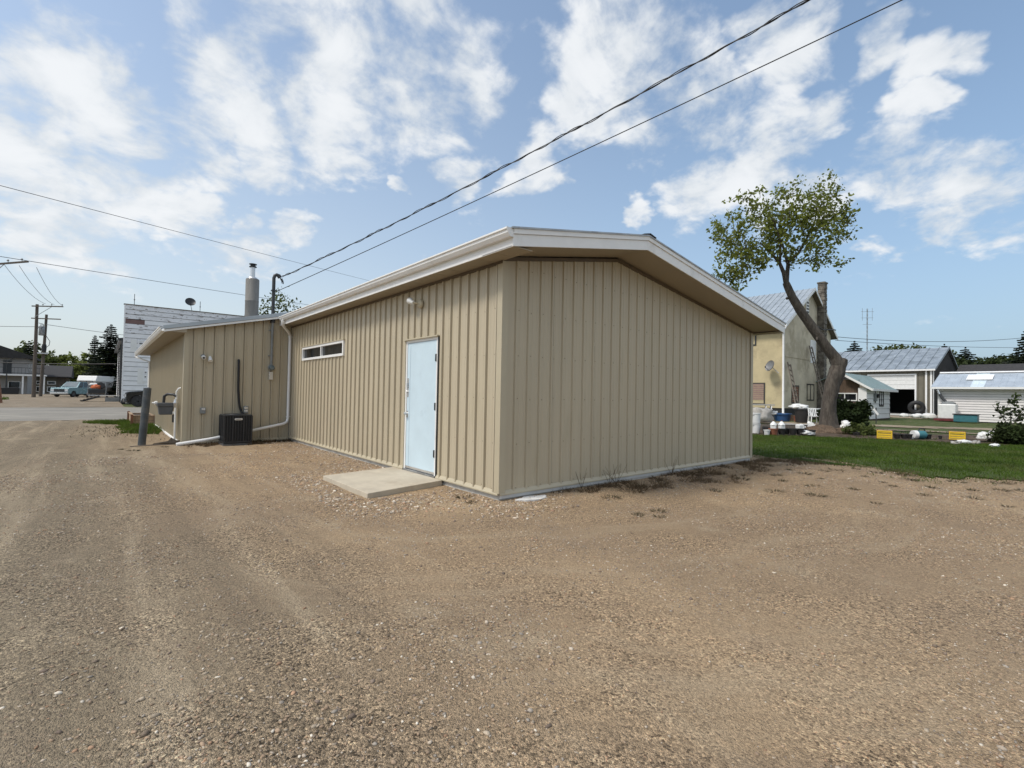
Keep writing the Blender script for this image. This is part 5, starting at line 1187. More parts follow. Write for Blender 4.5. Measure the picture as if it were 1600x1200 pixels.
def spruce(label, loc, h, r, tiers=26, mat_=None, group=None, droop=.35, ragged=.25, skirt=.04, name='spruce_tree', lean=0, seed=1, dens=1.0):
    t = thing(name, label, 'tree', loc, 0, group); R = np.random.default_rng(seed)
    MB().tube([(0, 0, -.2), (lean*h*.5, 0, h*.5), (lean*h, 0, h)], [h*.022, h*.014, .015], 8).build('trunk', M_woodg, t, True)
    Q = []
    for k in range(tiers):
        f = k/(tiers-1); z = h*(skirt+(1-skirt)*f**.92); rad = r*(1-f)**.68*(1+R.normal(0, .06))+.10
        nb = max(8, int((17-8*f)*dens)); a0 = R.uniform(0, 6)
        for j in range(nb):
            a = a0+j*2*PI/nb+R.normal(0, .12); L = rad*(1+R.normal(0, ragged)); L = max(L, .12)
            d = np.array([math.cos(a), math.sin(a), 0]); s = np.array([-d[1], d[0], 0]); base = np.array([lean*z, 0, z])
            segs = max(4, int(L/.28))
            for g in range(segs):
                u0_, u1_ = (g+.1)/segs*L, (g+1.35)/segs*L
                z0 = -droop*u0_+.25*droop*u0_**2/max(L, .3); z1 = -droop*u1_+.25*droop*u1_**2/max(L, .3)+.05*L*(u1_/L)**3
                wv = (.20*L*(1-g/segs)+.07)*R.uniform(.7, 1.3)
                for sg in (-1, 1):
                    p0 = base+d*u0_+np.array([0, 0, z0]); p1 = base+d*u1_+np.array([0, 0, z1])
                    p2 = base+d*(u1_*.98)+s*sg*wv+np.array([0, 0, z1-.16*L*.35-R.uniform(0, .12)*L*.4]); p3 = base+d*(u0_*.8+u1_*.2)+s*sg*wv*.55+np.array([0, 0, z0-.1*L*.3])
                    Q.append([p0, p1, p2, p3])
                hg = R.uniform(.22, .5)*h/tiers*1.3+.05; e = s*R.normal(0, .1)
                Q.append([p0, p1, p1+e-np.array([0, 0, hg*.8]), p0+e-np.array([0, 0, hg])])
    q = quads_obj('crown', np.array(Q), mat_ or M_needle, t)
    return t
def bushy(label, loc, blobs, n, size, lmat, trunk_h=0, group=None, name='leafy_tree', cat='tree', spread=.12):
    t = thing(name, label, cat, loc, 0, group)
    zc = max(b[0][2] for b in blobs)
    m = MB().tube([(0, 0, -.2), (.05, 0, zc*.5), (0, 0, zc)], [max(.05, zc*.03), max(.03, zc*.02), .02], 7)
    for b in blobs: m.tube([(0, 0, zc*.25), V(b[0])*.7+V((0, 0, zc*.1)), b[0]], [max(.03, zc*.015), .03, .01], 5)
    m.build('trunk', M_bark, t, True)
    C = []; tot = sum(b[1][0]*b[1][2] for b in blobs)
    for c, r in blobs:
        k = max(10, int(140*r[0]*r[2]/tot)); C.append(ell(c, r, k, .45))
    C = np.vstack(C); P = leaves(n, C, spread*np.mean([b[1][0] for b in blobs]), size, .5)
    P[:, :, 2] = np.maximum(P[:, :, 2], .02)
    c = quads_obj('crown', P, lmat, t); c['kind'] = 'stuff'
    return t
# left background
spruce('dark ragged spruce beside the white clapboard building', (-3.4, 88.4, 0), 10.6, 2.7, 34, seed=3, ragged=.3, droop=.25)
spruce('thinner dark spruce spire left of the ragged spruce', (-5.2, 89.8, 0), 8.9, 1.0, 30, seed=5, ragged=.4, droop=.2)
for k, (x, y, h, w, l) in enumerate(((-15.5, 134, 9.6, 3.6, 'bare-looking greyish tree above the balcony house roof'), (-12.3, 131, 8.0, 3.4, 'round green tree right behind the two power poles'), (-9.3, 129.5, 7.8, 3.2, 'green tree in the middle of the far hedge row'), (-6.6, 128, 8.0, 3.2, 'brightest green tree left of the dark spruces'), (-3.2, 126, 8.8, 3.0, 'green treetop showing between spruce and white building'))):
    bushy(l, (x, y, 0), [((0, 0, h*.62), (w*.8, w*.8, h*.42)), ((w*.5, 0, h*.4), (w*.6, w*.6, h*.3)), ((-w*.5, .3, h*.42), (w*.6, w*.6, h*.32)), ((0, 0, h*.2), (w, w, h*.22))], 4200, .30, M_leafb if k in (2, 3) else M_leafm, group='trees far down the lane')
bushy('low yellow-green hedge filling the end of the lane', (-6.6, 122, 0), [((0, 0, 3.4), (2.2, 1.4, 3.0)), ((-2.6, .5, 3.0), (2.0, 1.2, 2.7)), ((2.3, .5, 3.0), (2, 1.2, 2.9)), ((0, 0, 1.2), (4, 1.2, 1.3))], 6500, .24, M_leafb, name='hedge', cat='hedge')
spruce('small dark conifer behind the balcony house roof', (-14.6, 119, 0), 9.4, 1.9, 22, seed=9)
bushy('leafy treetop rising behind the shop roof beside the power mast', (8.3, 43.2, 0), [((-.1, 0, 8.6), (1.5, 1.2, 1.9)), ((-1.3, 0, 7.6), (1.2, 1, 1.0)), ((1.9, 0, 8.4), (.9, .9, .8)), ((.5, 0, 6.5), (2.6, 2, 1.6))], 1700, .15, M_leafm, spread=.2)
# right background
spruce('blue-black spruce left of the radio mast', (90.1, 20.2, 0), 11.2, 3.6, 30, seed=11, ragged=.2)
spruce('spruce tip just right of the workshop ridge', (121.2, 13.7, 0), 12.8, 3.2, 30, seed=12)
spruce('spruce standing alone above the dark roof', (124, 11.0, 0), 12.2, 4.2, 30, seed=13)
spruce('big dark spruce cut by the right edge of the view', (96.6, .7, 0), 12.6, 3.6, 34, seed=14, ragged=.2)
for k, (x, y, h, w, l) in enumerate(((119, 22, 12.0, 4.5, 'green treetop furthest left above the workshop ridge'), (122, 18.6, 12.0, 4.5, 'rounded green treetop above the middle of the workshop ridge'), (126, 15.4, 11.2, 3.4, 'lower green treetop near the workshop ridge end'), (118, 11.5, 9.2, 3.6, 'dark bush crown right behind the workshop gable'), (126, 9.2, 9.4, 4.0, 'olive tree crown above the long dark roof'), (129, 6.4, 10.0, 4.2, 'wide olive tree crown behind the garage roof'), (131, 3.6, 9.8, 4.2, 'tree crown between garage roof and the edge spruce'))):
    bushy(l, (x, y, 0), [((0, 0, h*.80), (w*.8, w*.8, h*.25)), ((w*.5, -w*.5, h*.62), (w*.7, w*.6, h*.26)), ((-w*.5, w*.5, h*.62), (w*.7, w*.7, h*.26)), ((0, 0, h*.4), (w, w, h*.3)), ((w*.2, -w*.2, h*.9), (w*.6, w*.6, h*.16))], 4200, .34, M_leafm if k < 3 else M_leafd, group='trees behind the workshop and garage')
# shrubs of the garden bed
t = bushy('dense dark juniper right of the leaning tree', (23.1, 2.55, 0), [((0, 0, .62), (.72, .62, .66)), ((.42, -.38, .7), (.45, .5, .65)), ((-.5, .45, .6), (.5, .5, .6)), ((.6, -.55, 1.1), (.25, .25, .32)), ((-.2, .15, 1.1), (.4, .4, .38))], 8500, .075, M_needle2, name='juniper', cat='shrub', spread=.16)
bushy('low light green perennial clump before the juniper', (20.0, 1.25, 0), [((0, 0, .18), (.62, .55, .26)), ((.3, -.3, .15), (.4, .4, .2))], 700, .075, M_leafm, name='perennial_clump', cat='plant', spread=.1)
bushy('small dark juniper mound near the right edge', (20.4, -3.20, 0), [((0, 0, .32), (.68, .6, .38)), ((.25, -.25, .25), (.38, .38, .28)), ((-.1, 0, .42), (.32, .32, .2))], 3000, .055, M_needle2, name='juniper', cat='shrub', spread=.14)
t = thing('young_shrub', 'spindly young shrub with few leaves rising above the right juniper', 'shrub', (20.55, -3.15, 0))
sk = [[(V((0, 0, 0)), .03), (V((0, 0, .5)), .025), (V((.02, -.02, .9)), .018)], [(V((0, 0, .5)), .015), (V((.2, -.2, 1.0)), .01), (V((.42, -.42, 1.3)), .006)], [(V((0, 0, .55)), .015), (V((-.22, .2, 1.0)), .01), (V((-.45, .40, 1.35)), .006)]]
tg = [V((rng.normal(0, .28), 0, rng.uniform(.8, 1.75))) for k in range(30)]; tg = [V((p.x*.77, -p.x*.64+rng.normal(0, .08), p.z)) for p in tg]
grow(t, sk, tg, M_leafd, M_bark, 150, .075, (.05, .05, .05), .008, .004, limb_name='stem')

# ------------------------------------------------------------------ things in the garden bed and by the house
def pot(loc, r, h, material, label, group=None, soil=True):
    t = thing('flower_pot', label, 'flower pot', loc, 0, group)
    MB().lathe([(r*.72, 0), (r*.95, h*.85), (r*1.06, h*.86), (r*1.06, h), (r*.95, h), (r*.90, h*.85)], (0, 0, 0), 14).build('pot_body', material, t, True)
    MB().lathe([(r*.93, h*.84), (r*.5, h*.88), (r*.1, h*.9)], (0, 0, 0), 12).build('soil', M_soil, t, True)
    return t
def jug(loc, label, rz=0, lying=False, s=1.0):
    t = thing('milk_jug', label, 'jug', loc, rz); t.scale = (s,)*3
    if lying: t.rotation_euler = (math.radians(88), 0, rz); t.location = (loc[0], loc[1], loc[2]+.09)
    MB().prism([(-.085, -.085), (.085, -.085), (.085, .085), (-.085, .085)], (0, 0, 0), (1, 0, 0), (0, 1, 0), (0, 0, .15)).build('jug_body', M_wplast, t, bevel=.025)
    MB().lathe([(.11, .14), (.085, .19), (.035, .25), (.022, .255), (.022, .28)], (0, 0, 0), 14).build('neck', M_wplast, t, True)
    MB().lathe([(.025, .275), (.025, .30), (.01, .302)], (0, 0, 0), 10).build('cap', M_red if not lying else M_wplast, t, True)
    MB().tube([(.03, 0, .25), (.09, 0, .235), (.105, 0, .18), (.092, 0, .12)], .014, 6).build('handle', M_wplast, t, True)
    return t
bu = V((-.45, -.89, 0))
row = [((16.15, 3.30), .15, .26, M_pot), ((16.35, 3.05), .13, .22, M_pot), ((16.50, 3.42), .16, .28, M_pot), ((16.65, 2.92), .15, .24, M_pot), ((16.95, 2.62), .15, .25, M_pot), ((17.05, 2.90), .14, .24, M_pot), ((17.2, 2.45), .15, .26, M_pot), ((17.55, 2.15), .14, .2, M_pot)]
for (x, y), r, h, m_ in row: pot((x, y, .02), r, h, m_, 'black nursery pot in the row along the lawn edge', 'black pots along the lawn edge')
pot((16.02, 2.98, .02), .17, .26, M_terra, 'terracotta coloured pot under the left upright milk jug')
t = pot((15.78, 3.12, .02), .12, .2, M_wplast, 'small white pot left of the terracotta pot')
jug((16.02, 2.98, .25), 'white milk jug standing upright over the terracotta pot', .3, s=1.15)
jug((16.65, 2.92, .24), 'white milk jug upright over a black pot, second along', .9, s=1.15)
jug((17.12, 2.52, .22), 'white milk jug lying across black pots', 1.1, True, 1.3)
blob('plastic_sheet', 'crumpled pale plastic sheet trailing off the pots', 'plastic sheet', (17.5, 2.3, .10), (.3, .22, .09), M_wplast, 8, .5)
for k, (z, l) in enumerate(((0.02, 'lower white bucket against the shop corner'), (.44, 'upper white bucket stacked at the shop corner'))):
    t = thing('bucket', l, 'bucket', (16.35, 3.78, z))
    MB().lathe([(.145, 0), (.165, .36), (.178, .362), (.178, .40), (.16, .40), (.14, .05)], (0, 0, 0), 18).build('bucket_body', M_wplast, t, True)
    MB().tube([(.17*math.cos(a), .17*math.sin(a), .33-.10*math.sin(a)) for a in [PI*q/10 for q in range(11)]], .006, 5).build('bucket_handle', M_dark, t)
def bag(loc, label, rz, s=(1, 1, 1)):
    o = blob('plastic_bag', label, 'bag', loc, (.13*s[0], .20*s[1], .26*s[2]), M_wplast, int(loc[0]*7) % 13, .38); o.rotation_euler = (math.radians(-28), 0, rz)
    return o
bag((20.45, 1.75, .22), 'white plastic bag slumped right of the leaning tree foot', math.radians(40), (1, 1.1, 1.25))
bag((19.9, 2.92, .2), 'white plastic bag tucked left of the leaning tree foot', math.radians(30), (.5, .7, 1.0))
for k, (x, y, rz, l) in enumerate(((18.55, .02, -1.33, 'yellow crate lying open on its side, left of two'), (20.8, -1.72, -1.42, 'yellow crate on its side above white scraps, right of two'))):
    t = thing('yellow_crate', l, 'crate', (x, y, .02), rz)
    w, h, d_ = .46, .29, .36
    m = MB(); m.bb((-w/2, -d_/2, 0), (w/2, d_/2, .03)); m.build('lower_side', M_yellow, t)
    MB().bb((-w/2, -d_/2, h-.03), (w/2, d_/2, h)).build('upper_side', M_yellow, t)
    for s in (-1, 1): MB().bb((s*w/2-.03*(s > 0), -d_/2, .031), (s*w/2+.03*(s < 0), d_/2, h-.031)).build('end_side', M_yellow, t)
    m = MB()
    for z0 in (.05, .13, .22): m.bb((-w/2+.031, -d_/2+.01, z0), (w/2-.031, -d_/2+.03, z0+.062))
    m.build('slotted_base', M_yellow, t)
    MB().bb((-w/2-.02, d_/2-.03, -.01), (w/2+.02, d_/2+.01, .06)).bb((-w/2-.02, d_/2-.03, h-.05), (w/2+.02, d_/2+.01, h+.02)).build('rim', M_woodr, t)
for k, (x, y) in enumerate(((19.0, -.28), (19.15, -.45), (19.3, -.18), (19.42, -.55), (20.05, -1.0))):
    pot((x, y, .02), .11, .17, M_pot, 'small black pot between the yellow and teal containers', 'small black pots in the bed')
for k in range(14):
    y = 1.2-k*.42+rng.normal(0, .12); x = lawn_far(y)+.9+abs(rng.normal(0, 1.1))+.4
    if any(math.hypot(x-a, y-b) < .75 for a, b in ((18.55, .02), (20.8, -1.72), (19.65, -.66), (20.4, -3.2), (20, 1.25), (20.45, 1.75))): continue
    pot((x, y, .03), float(rng.uniform(.06, .10)), float(rng.uniform(.10, .16)), M_pot, 'tiny dark pot set out on the bare garden soil', 'tiny pots on the garden soil')
t = thing('green_jug', 'teal and white jug lying on its side between the yellow crates', 'jug', (19.65, -.66, .17), -.75)
Ry = Matrix.Rotation(PI/2, 3, 'Y')
MB().lathe([(.14, 0), (.155, .03), (.155, .40), (.10, .46), (.04, .48), (.04, .54)], (-.05, 0, 0), 16, 0, Ry).build('jug_body', M_teal, t, True)
MB().lathe([(.158, 0), (.158, .14)], (-.06, 0, 0), 16, 0, Ry).build('white_end', M_wplast, t, True)
MB().tube([(.15, 0, .15), (.2, 0, .24), (.36, 0, .22), (.4, 0, .1)], .02, 6).build('handle', M_dark, t, True)
for k, (x, y, sx, sy, l) in enumerate(((18.25, -2.05, .35, .12, 'leftmost pale scrap of the litter before the right yellow crate'), (18.9, -2.15, .22, .2, 'middle pale scrap of the litter before the right yellow crate'), (19.0, -2.45, .3, .1, 'rightmost pale scrap of the litter before the right yellow crate'), (18.1, -3.0, .25, .1, 'lone white scrap on the lawn edge'))):
    blob('litter', l, 'litter', (x, y, .05), (sx, sy, .07), M_wplast if k % 2 else M_tarp, k*5+2, .5)
for k, (x, y, s, l) in enumerate(((20.9, -2.45, .52, 'crumpled white bag left of the right juniper'), (21.3, -2.75, .8, 'white torn sheet half behind the right juniper'), (20.3, -3.75, .8, 'white cloth heap cut by the right edge'))):
    blob('white_sheet', l, 'plastic sheet', (x, y, .18), (.34*s, .3*s, .27*s), M_wplast, k*4+1, .55)
q = MB().bb((-1.1, -.07, 0), (1.1, .07, .05)).build('white_board', M_white, None); q.location = (24.6, 5.3, .05); q.rotation_euler = (0, 0, -.72); tag(q, 'long white board lying on the grass left of the tree', 'board')
t = thing('raised_bed', 'raised bed edged with dark planks behind the pots', 'raised bed', (19.5, 4.6, 0), -.72)
for y in (-.8, .8): MB().bb((-2.2, y-.03, 0), (2.2, y+.03, .22)).build('plank', M_woodg, t)
for x in (-2.2, 2.2): MB().bb((x-.03, -.77, 0), (x+.03, .77, .22)).build('plank', M_woodg, t)
MB().bb((-2.16, -.76, 0), (2.16, .76, .16)).build('soil', M_soil, t)
# by the house wall
t = thing('plastic_tub', 'big blue plastic tub under the white downspout', 'tub', (29.9, 8.0, 0))
MB().lathe([(.42, 0), (.50, .42), (.56, .43), (.56, .50), (.50, .50), (.47, .44), (.40, .06)], (0, 0, 0), 22).build('tub_body', M_blue, t, True)
MB().lathe([(.40, .07), (.1, .08)], (0, 0, 0), 16).build('tub_water', M_glass, t, True)
blob('tarp_pile', 'grey tarpaulin heap against the house left of the tub', 'tarpaulin', (27.3, 8.35, .3), (.9, .7, .62), M_tarp, 2, .3)
t = thing('folding_table', 'grey slab table over the tarpaulin heap', 'table', (28.6, 9.1, 0), -.7)
MB().bb((-1.0, -.4, 1.0), (1.0, .4, 1.07)).build('tabletop', M_conc, t)
for x in (-.85, .85):
    for y in (-.32, .32): MB().beam((x, y, 0), (x*.9, y, 1.0), .05, .05).build('leg', M_steel, t)
t = thing('step_frame', 'white tubular frame leaning left of the blue tub', 'frame', (28.6, 8.25, 0), -.7)
for s in (-.18, .18): MB().tube([(s-.15, .0, 0), (s, .15, .8), (s+.05, .2, .95)], .022, 6).build('rail', M_white, t, True)
for z in (.25, .5, .75): MB().beam((-.3+z*.2, z*.18, z), (.1+z*.2, z*.18, z), .04, .03).build('rung', M_white, t)
blob('white_cloth', 'white rag over the rim left of the blue tub', 'cloth', (29.5, 8.35, .50), (.24, .2, .14), M_wplast, 6, .4)
t = thing('wheeled_bin', 'dark round bin covered by a white sheet beside the ladder', 'bin', (29.6, 6.75, 0))
MB().lathe([(.34, 0), (.40, .75), (.43, .76), (.43, .82), (.38, .82)], (0, 0, 0), 18).build('bin_body', M_pot, t, True)
MB().lathe([(.42, .82), (.30, .92), (.1, .97)], (0, 0, 0), 16).build('bin_lid', M_dark, t, True)
blob('white_cover', 'white sheet thrown over the dark round bin', 'sheet', (29.75, 6.95, .95), (.55, .5, .18), M_wplast, 9, .4)
t = thing('plastic_chair', 'white slatted garden chair by the house wall', 'chair', (29.3, 5.95, 0), -.9)
MB().bb((-.24, -.24, .40), (.24, .24, .44)).build('seat', M_wplast, t)
for x in (-.22, .22):
    for y in (-.22, .22): MB().beam((x*1.1, y*1.15, 0), (x, y, .40), .045, .045).build('leg', M_wplast, t)
    MB().tube([(x, -.25, .41), (x*1.05, -.25, .62), (x*1.05, .2, .64)], .02, 6).build('armrest', M_wplast, t, True)
for k in range(5): MB().beam((-.2+k*.1, .23, .44), (-.2+k*.1, .36, .86), .05, .018).build('slat', M_wplast, t)
MB().beam((-.24, .37, .88), (.24, .37, .88), .03, .07).build('top_rail', M_wplast, t)
t = thing('work_bench', 'white-topped bench with odds and ends behind the garden chair', 'bench', (32.3, 6.9, 0), -.3)
MB().bb((-1.1, -.35, .78), (1.1, .35, .84)).build('bench_top', M_white, t)
for x in (-1, 1):
    for y in (-.28, .28): MB().bb((x-.04, y-.04, 0), (x+.04, y+.04, .78)).build('leg', M_white, t)
MB().bb((-1.0, -.3, .25), (1.0, .3, .30)).build('shelf', M_woodg, t)
q = blob('white_bottle', 'little white container standing on the bench end', 'container', (32.9, 6.45, .98), (.12, .12, .2), M_wplast, 1, .1)
pot((29.9, 7.15, 0), .17, .34, M_terra, 'reddish pot at the foot of the short ladder')
pot((29.75, 6.98, .0), .12, .42, M_orange, 'orange canister beside the reddish pot')
t = thing('wooden_crate', 'yellowish wooden crate right of the blue tub', 'crate', (30.3, 7.55, 0), -.7)
for z in (.02, .15, .28):
    for s in (-1, 1): MB().bb((-.3, s*.2-.012, z), (.3, s*.2+.012, z+.11)).build('slat', M_wood, t); MB().bb((s*.3-.012, -.19, z), (s*.3+.012, .19, z+.11)).build('slat', M_wood, t)
t = thing('patio_lamp', 'thin dark garden post with white sheet beside the shed corner', 'garden post', (33.2, 3.75, 0))
MB().tube([(0, 0, 0), (0, 0, 1.0)], .03, 6).build('post', M_dark, t); MB().beam((0, -.1, .55), (-.15, .15, 1.0), .04, .12).build('sheet', M_wplast, t)

# ------------------------------------------------------------------ grass, weeds, loose stones
def in_view(x, y, margin=.06):
    dx, dy = x-CAM.x, y-CAM.y; z = dx*fw.x+dy*fw.y; s = dx*r0.x+dy*r0.y
    return z > .8 and abs(s) < z*(1.05+margin)+.3
def grass_field(name, n, xr, yr, test, h, w, material, label_kind='stuff', zf=None, lean=.5):
    P = []
    xs = rng.uniform(*xr, n); ys = rng.uniform(*yr, n)
    for x, y in zip(xs, ys):
        if not test(x, y): continue
        a = rng.uniform(0, 2*PI); hh = h*rng.uniform(.5, 1.35); ww = w*rng.uniform(.6, 1.2)
        dx, dy = math.cos(a)*ww, math.sin(a)*ww; lx, ly = rng.normal(0, lean*hh, 2)
        z0 = (zf(x, y) if zf else .0)
        P.append([(x-dx, y-dy, z0), (x+dx, y+dy, z0), (x+lx, y+ly, z0+hh)])
    q = quads_obj(name, np.array(P), material); q['kind'] = 'stuff'; return q
def lawn_test(x, y):
    e = x-lawn_near(y)
    return e > -.35 and x < lawn_far(y)+.12 and in_view(x, y) and (e > 1.5 or rng.random() < .22+.6*(e+.35)/1.85+.45*wob(x, y, 1.6, 1))
grass_field('lawn_grass', 150000, (7.2, 20), (-9, 5.5), lawn_test, .055, .007, M_grass, zf=lambda x, y: .018)
def patch_left(x, y):
    f = ((x+2.95)/.75)**2+((y-16.6)/3.9)**2
    return f+.9*wob(x, y, 1.1, .8) < .8 and x < -2.55
def patch_left2(x, y): return ((x+3.3)/1.3)**2+((y-19.6)/1.5)**2+.8*wob(x, y, 1.2, .8) < .8 and not (-3.3 < x < -2.4 and 17.7 < y < 21) and x < -2.55
grass_field('verge_grass', 17000, (-5.2, -2.5), (12, 21.5), lambda x, y: patch_left(x, y) or patch_left2(x, y), .10, .011, M_grass, zf=lambda x, y: gh(x, y))
grass_field('verge_weeds', 900, (-5.5, -2.5), (9.9, 21), lambda x, y: ((x+3.6)/1.5)**2+((y-14.5)/4.2)**2+.9*wob(x, y, .9, .9) < .55, .06, .010, M_weed, zf=lambda x, y: gh(x, y))
grass_field('far_verge_grass', 5000, (-15, -10), (44, 66), lambda x, y: x < -10.6+.6*wob(x, y, .3)-(y-44)*.03, .18, .035, M_grass)
def bed_weeds(x, y): return lawn_far(y)-.1 < x < lawn_far(y)+9 and wob(x, y, .7, 1) > .25 and in_view(x, y)
grass_field('bed_weeds', 9000, (13, 31), (-7, 9), bed_weeds, .09, .014, M_grass, zf=lambda x, y: -.02)
grass_field('wall_foot_weeds', 5200, (-2.5, 0), (8.6, 9.6), lambda x, y: wob(x, y, 2.5, 1) > .15 and y > 8.75+.3*wob(x, 0, 2), .075, .006, M_dry, zf=lambda x, y: gh(x, y))
grass_field('wall_foot_greens', 2600, (-2.6, -.05), (8.9, 9.55), lambda x, y: wob(x+5, y, 2.5, 1) > .25, .085, .007, M_weed, zf=lambda x, y: gh(x, y))
grass_field('gable_foot_weeds', 26000, (.9, 8.6), (-2.1, -.04), lambda x, y: y > -.08-1.35*max(0, min(1, (x-.9)/2.4))*max(.12, .62+wob(x, y, 1.1, .9)) and wob(x+3, y, 1.9, 1) > -.02, .050, .0055, M_dry, zf=lambda x, y: gh(x, y), lean=.9)
def edge_test(x, y):
    e = x-lawn_near(y)
    return -1.5 < e < .5 and in_view(x, y) and wob(x+9, y, 1.3, 1) > .12+.35*max(0, -e)
grass_field('lawn_edge_weeds', 26000, (6.4, 10), (-9, 2.5), edge_test, .042, .006, M_dry, zf=lambda x, y: max(gh(x, y), .01), lean=.9)
grass_field('lawn_edge_grass', 12000, (6.6, 10), (-9, 2.5), lambda x, y: -1.1 < x-lawn_near(y) < .3 and in_view(x, y) and wob(x, y+4, 1.6, 1) > .28, .045, .006, M_grass, zf=lambda x, y: max(gh(x, y), .01), lean=.7)
def tuft(name, label, cat, group, material, n, h, r, w=.006):
    P = []
    for k in range(n):
        a = rng.uniform(0, 2*PI); q = r*math.sqrt(rng.random()); x, y = q*math.cos(a), q*math.sin(a); b = rng.uniform(0, 2*PI)
        hh = h*rng.uniform(.4, 1.2); P.append([(x-w*math.cos(b), y-w*math.sin(b), -.01), (x+w*math.cos(b), y+w*math.sin(b), -.01), (x*2.0+rng.normal(0, .3*hh), y*2.0+rng.normal(0, .3*hh), hh)])
    o = quads_obj(name, np.array(P), material); return tag(o, label, cat, group)
w0 = tuft('weed_tuft', 'small dark tuft of weeds growing out of the gravel', 'weed', 'weed tufts in the gravel', M_weed, 70, .036, .06, .0045)
spots = [(5.9, -1.9), (6.3, -1.5), (6.9, -2.3), (5.2, -2.6), (7.3, -2.9), (6.6, -3.3), (7.6, -3.5), (4.3, -3.1), (6.0, -3.9), (7.9, -1.9), (5.0, -1.6), (3.9, -1.9), (1.05, -1.75), (1.25, -1.6), (.9, -1.55), (1.4, -.75), (7.2, -4.1), (7.5, -4.35), (5.6, -4.3), (6.4, -2.7), (-3.7, 9.0), (-3.5, 8.7), (-2.9, 9.1), (4.6, -1.1), (3.2, -1.3), (7.9, -2.7), (-.35, .15), (-.25, .45), (6.1, -2.9), (7.0, -1.6), (7.7, -2.3), (5.6, -3.4), (6.8, -3.8), (4.9, -2.1), (7.4, -1.7), (8.0, -3.1), (5.5, -1.3), (6.6, -1.1), (7.2, -.9), (7.8, -4.6), (8.2, -4.0), (4.1, -2.4)]
for k, (x, y) in enumerate(spots):
    s = rng.uniform(.7, 1.8)
    o = w0 if k == 0 else w0.copy()
    if k: COL.objects.link(o)
    o.location = (x, y, gh(x, y)); o.rotation_euler = (0, 0, rng.uniform(0, 6)); o.scale = (s, s, rng.uniform(.7, 1.2))
d0 = tuft('dry_weed', 'dry brown weed clump at the foot of the gable wall', 'weed', 'dry weeds along the gable wall', M_dry, 90, .085, .10, .004)
for k, (x, y) in enumerate([(1.75, -.16), (2.05, -.20), (2.5, -.25), (2.65, -.15), (3.4, -.2), (1.35, -.12), (4.2, -.25), (5.0, -.22), (5.8, -.2), (6.5, -.2), (2.4, -.55), (2.1, -.62), (3.6, -.62), (4.7, -.55)]):
    s = rng.uniform(.6, 1.5); o = d0 if k == 0 else d0.copy()
    if k: COL.objects.link(o)
    o.location = (x, y, gh(x, y)); o.rotation_euler = (0, 0, rng.uniform(0, 6)); o.scale = (s*1.3, s*1.3, s*.75)
m = MB()
for (x, y) in ((2.2, -.08), (1.55, -.07), (4.0, -.07), (2.35, -.1)):
    for k in range(5):
        a = rng.normal(0, .35, 2); m.tube([(x, y, 0), (x+a[0]*.25, y+a[1]*.06, .12), (x+a[0]*.55, y+a[1]*.1, .22+.14*rng.random())], [.004, .003, .0015], 4)
tag(m.build('dead_stalks', M_dry, None), kind='stuff')

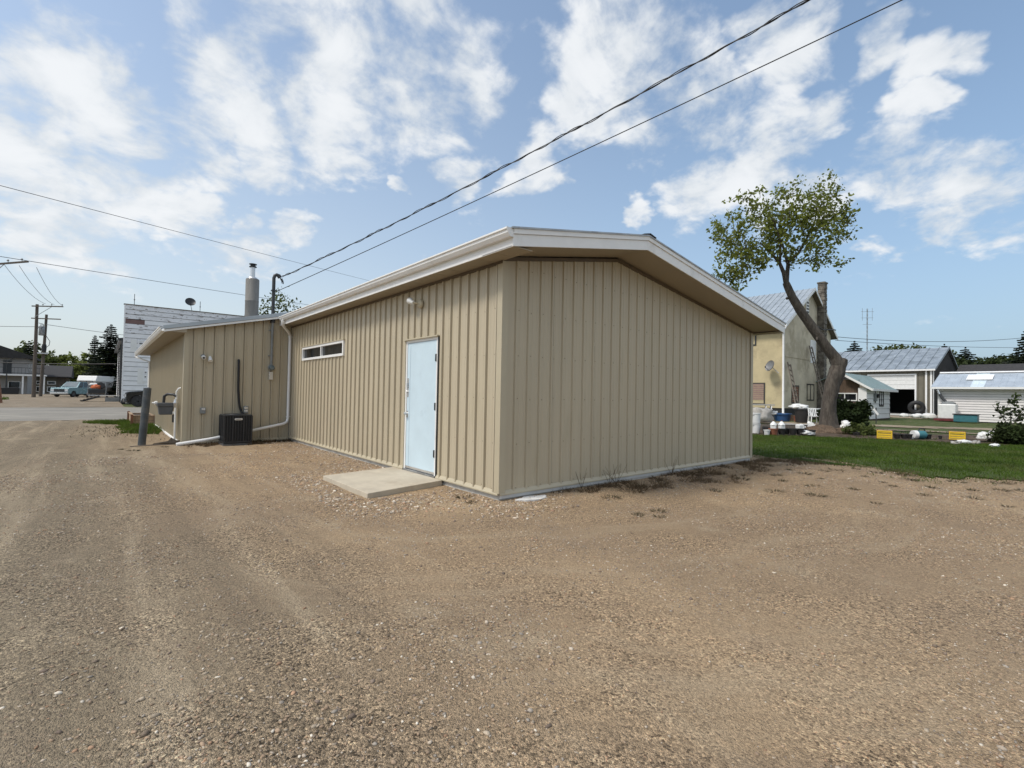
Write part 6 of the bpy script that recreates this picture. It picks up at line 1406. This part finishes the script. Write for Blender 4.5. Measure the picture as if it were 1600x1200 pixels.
def pebbles(name, n, rmin, rmax, smin, smax, seed, accept, rpow=1.0, gain=1.0):
    R = np.random.default_rng(seed)
    bm = bmesh.new(); bmesh.ops.create_icosphere(bm, subdivisions=1, radius=1)
    base = np.array([v.co[:] for v in bm.verts]); tri = np.array([[v.index for v in f.verts] for f in bm.faces]); bm.free()
    rad = rmin*(rmax/rmin)**R.random(n) if rpow == 0 else rmin+(rmax-rmin)*R.random(n)**rpow
    ang = yaw+R.uniform(-.90, .90, n)
    x = CAM.x+rad*np.sin(ang); y = CAM.y+rad*np.cos(ang)
    ok = np.array([accept(a, b, R) for a, b in zip(x, y)]); x, y, rad = x[ok], y[ok], rad[ok]; n = len(x)
    s = smin*(smax/smin)**(R.random(n)**2.2)
    s = np.maximum(s, rad*.0011)
    sc = np.stack([s*R.uniform(.8, 1.5, n), s*R.uniform(.6, 1.0, n), s*R.uniform(.35, .75, n)], 1)
    jit = base[None]*(1+R.normal(0, .16, (n, len(base), 1)))
    P = jit*sc[:, None]
    th = R.uniform(0, 2*PI, n); tl = R.normal(0, .25, n)
    c, s_ = np.cos(tl)[:, None], np.sin(tl)[:, None]
    Y = P[:, :, 1]*c-P[:, :, 2]*s_; Z = P[:, :, 1]*s_+P[:, :, 2]*c; P[:, :, 1] = Y; P[:, :, 2] = Z
    c, s_ = np.cos(th)[:, None], np.sin(th)[:, None]
    X = P[:, :, 0]*c-P[:, :, 1]*s_; Y = P[:, :, 0]*s_+P[:, :, 1]*c; P[:, :, 0] = X; P[:, :, 1] = Y
    z = np.array([gh(a, b) for a, b in zip(x, y)])+sc[:, 2]*.25
    P += np.stack([x, y, z], 1)[:, None]
    nv = len(base); me = bpy.data.meshes.new(name)
    me.vertices.add(n*nv); me.vertices.foreach_set('co', P.astype(np.float32).ravel())
    F = (tri[None]+(np.arange(n)*nv)[:, None, None]).reshape(-1).astype(np.int32)
    nf = n*len(tri); me.loops.add(nf*3); me.loops.foreach_set('vertex_index', F)
    me.polygons.add(nf); me.polygons.foreach_set('loop_start', np.arange(0, nf*3, 3, dtype=np.int32)); me.update(calc_edges=True)
    pal = 1.15*np.array([(.30, .215, .145), (.24, .175, .12), (.20, .155, .115), (.33, .27, .20), (.27, .235, .195), (.36, .30, .235), (.17, .13, .10), (.58, .52, .43), (.30, .19, .12)])
    pc = pal[R.choice(len(pal), n, p=[.18, .16, .11, .15, .12, .12, .07, .04, .05])]*R.uniform(.75, 1.25, (n, 1))*gain
    at = me.color_attributes.new('stone', 'FLOAT_COLOR', 'POINT')
    at.data.foreach_set('color', np.repeat(np.concatenate([pc, np.ones((n, 1))], 1), nv, axis=0).astype(np.float32).ravel())
    me.materials.append(pebble_mat()); o = bpy.data.objects.new(name, me); COL.objects.link(o); o['kind'] = 'stuff'
    return o
def clear(x, y):
    if x > -.03 and y > -.03: return False
    if x > WX-.02 and y > WY-.02: return False
    if -1.36 < x < 0 and 1.1 < y < 3.05: return False
    if x > lawn_near(y)+.25: return False
    if y > 21: return False
    return True
def acc_gen(x, y, R):
    if not clear(x, y): return False
    m_ = mnoise.noise(V((x*.9, y*.9, 0)))+.6*mnoise.noise(V((x*2.8, y*2.8, 5)))
    return R.random() < max(.05, min(1, .40+1.25*m_))
def acc_wall(x, y, R):                                         # washed loose stone along the long wall and round the slab
    if not clear(x, y) or y < -.9: return False
    dl = -x if y > 0 else math.hypot(x, y)
    if -1.9 < x < 0 and .2 < y < 3.6: dl = min(dl, .35)
    return R.random() < math.exp(-(dl/.75)**2)*(.75+.5*mnoise.noise(V((x*2, y*2, 8))))
pebbles('gravel', 90000, 1.25, 12.5, .0032, .0105, 1, acc_gen)
pebbles('coarse_gravel', 5200, 1.3, 9.0, .008, .016, 2, lambda x, y, R: acc_gen(x, y, R) or (clear(x, y) and x < -2.6 and math.hypot(x-CAM.x, y-CAM.y) < 3.6 and R.random() < .5))
pebbles('wall_gravel', 75000, 5.0, 15.0, .010, .026, 3, acc_wall, gain=1.2)
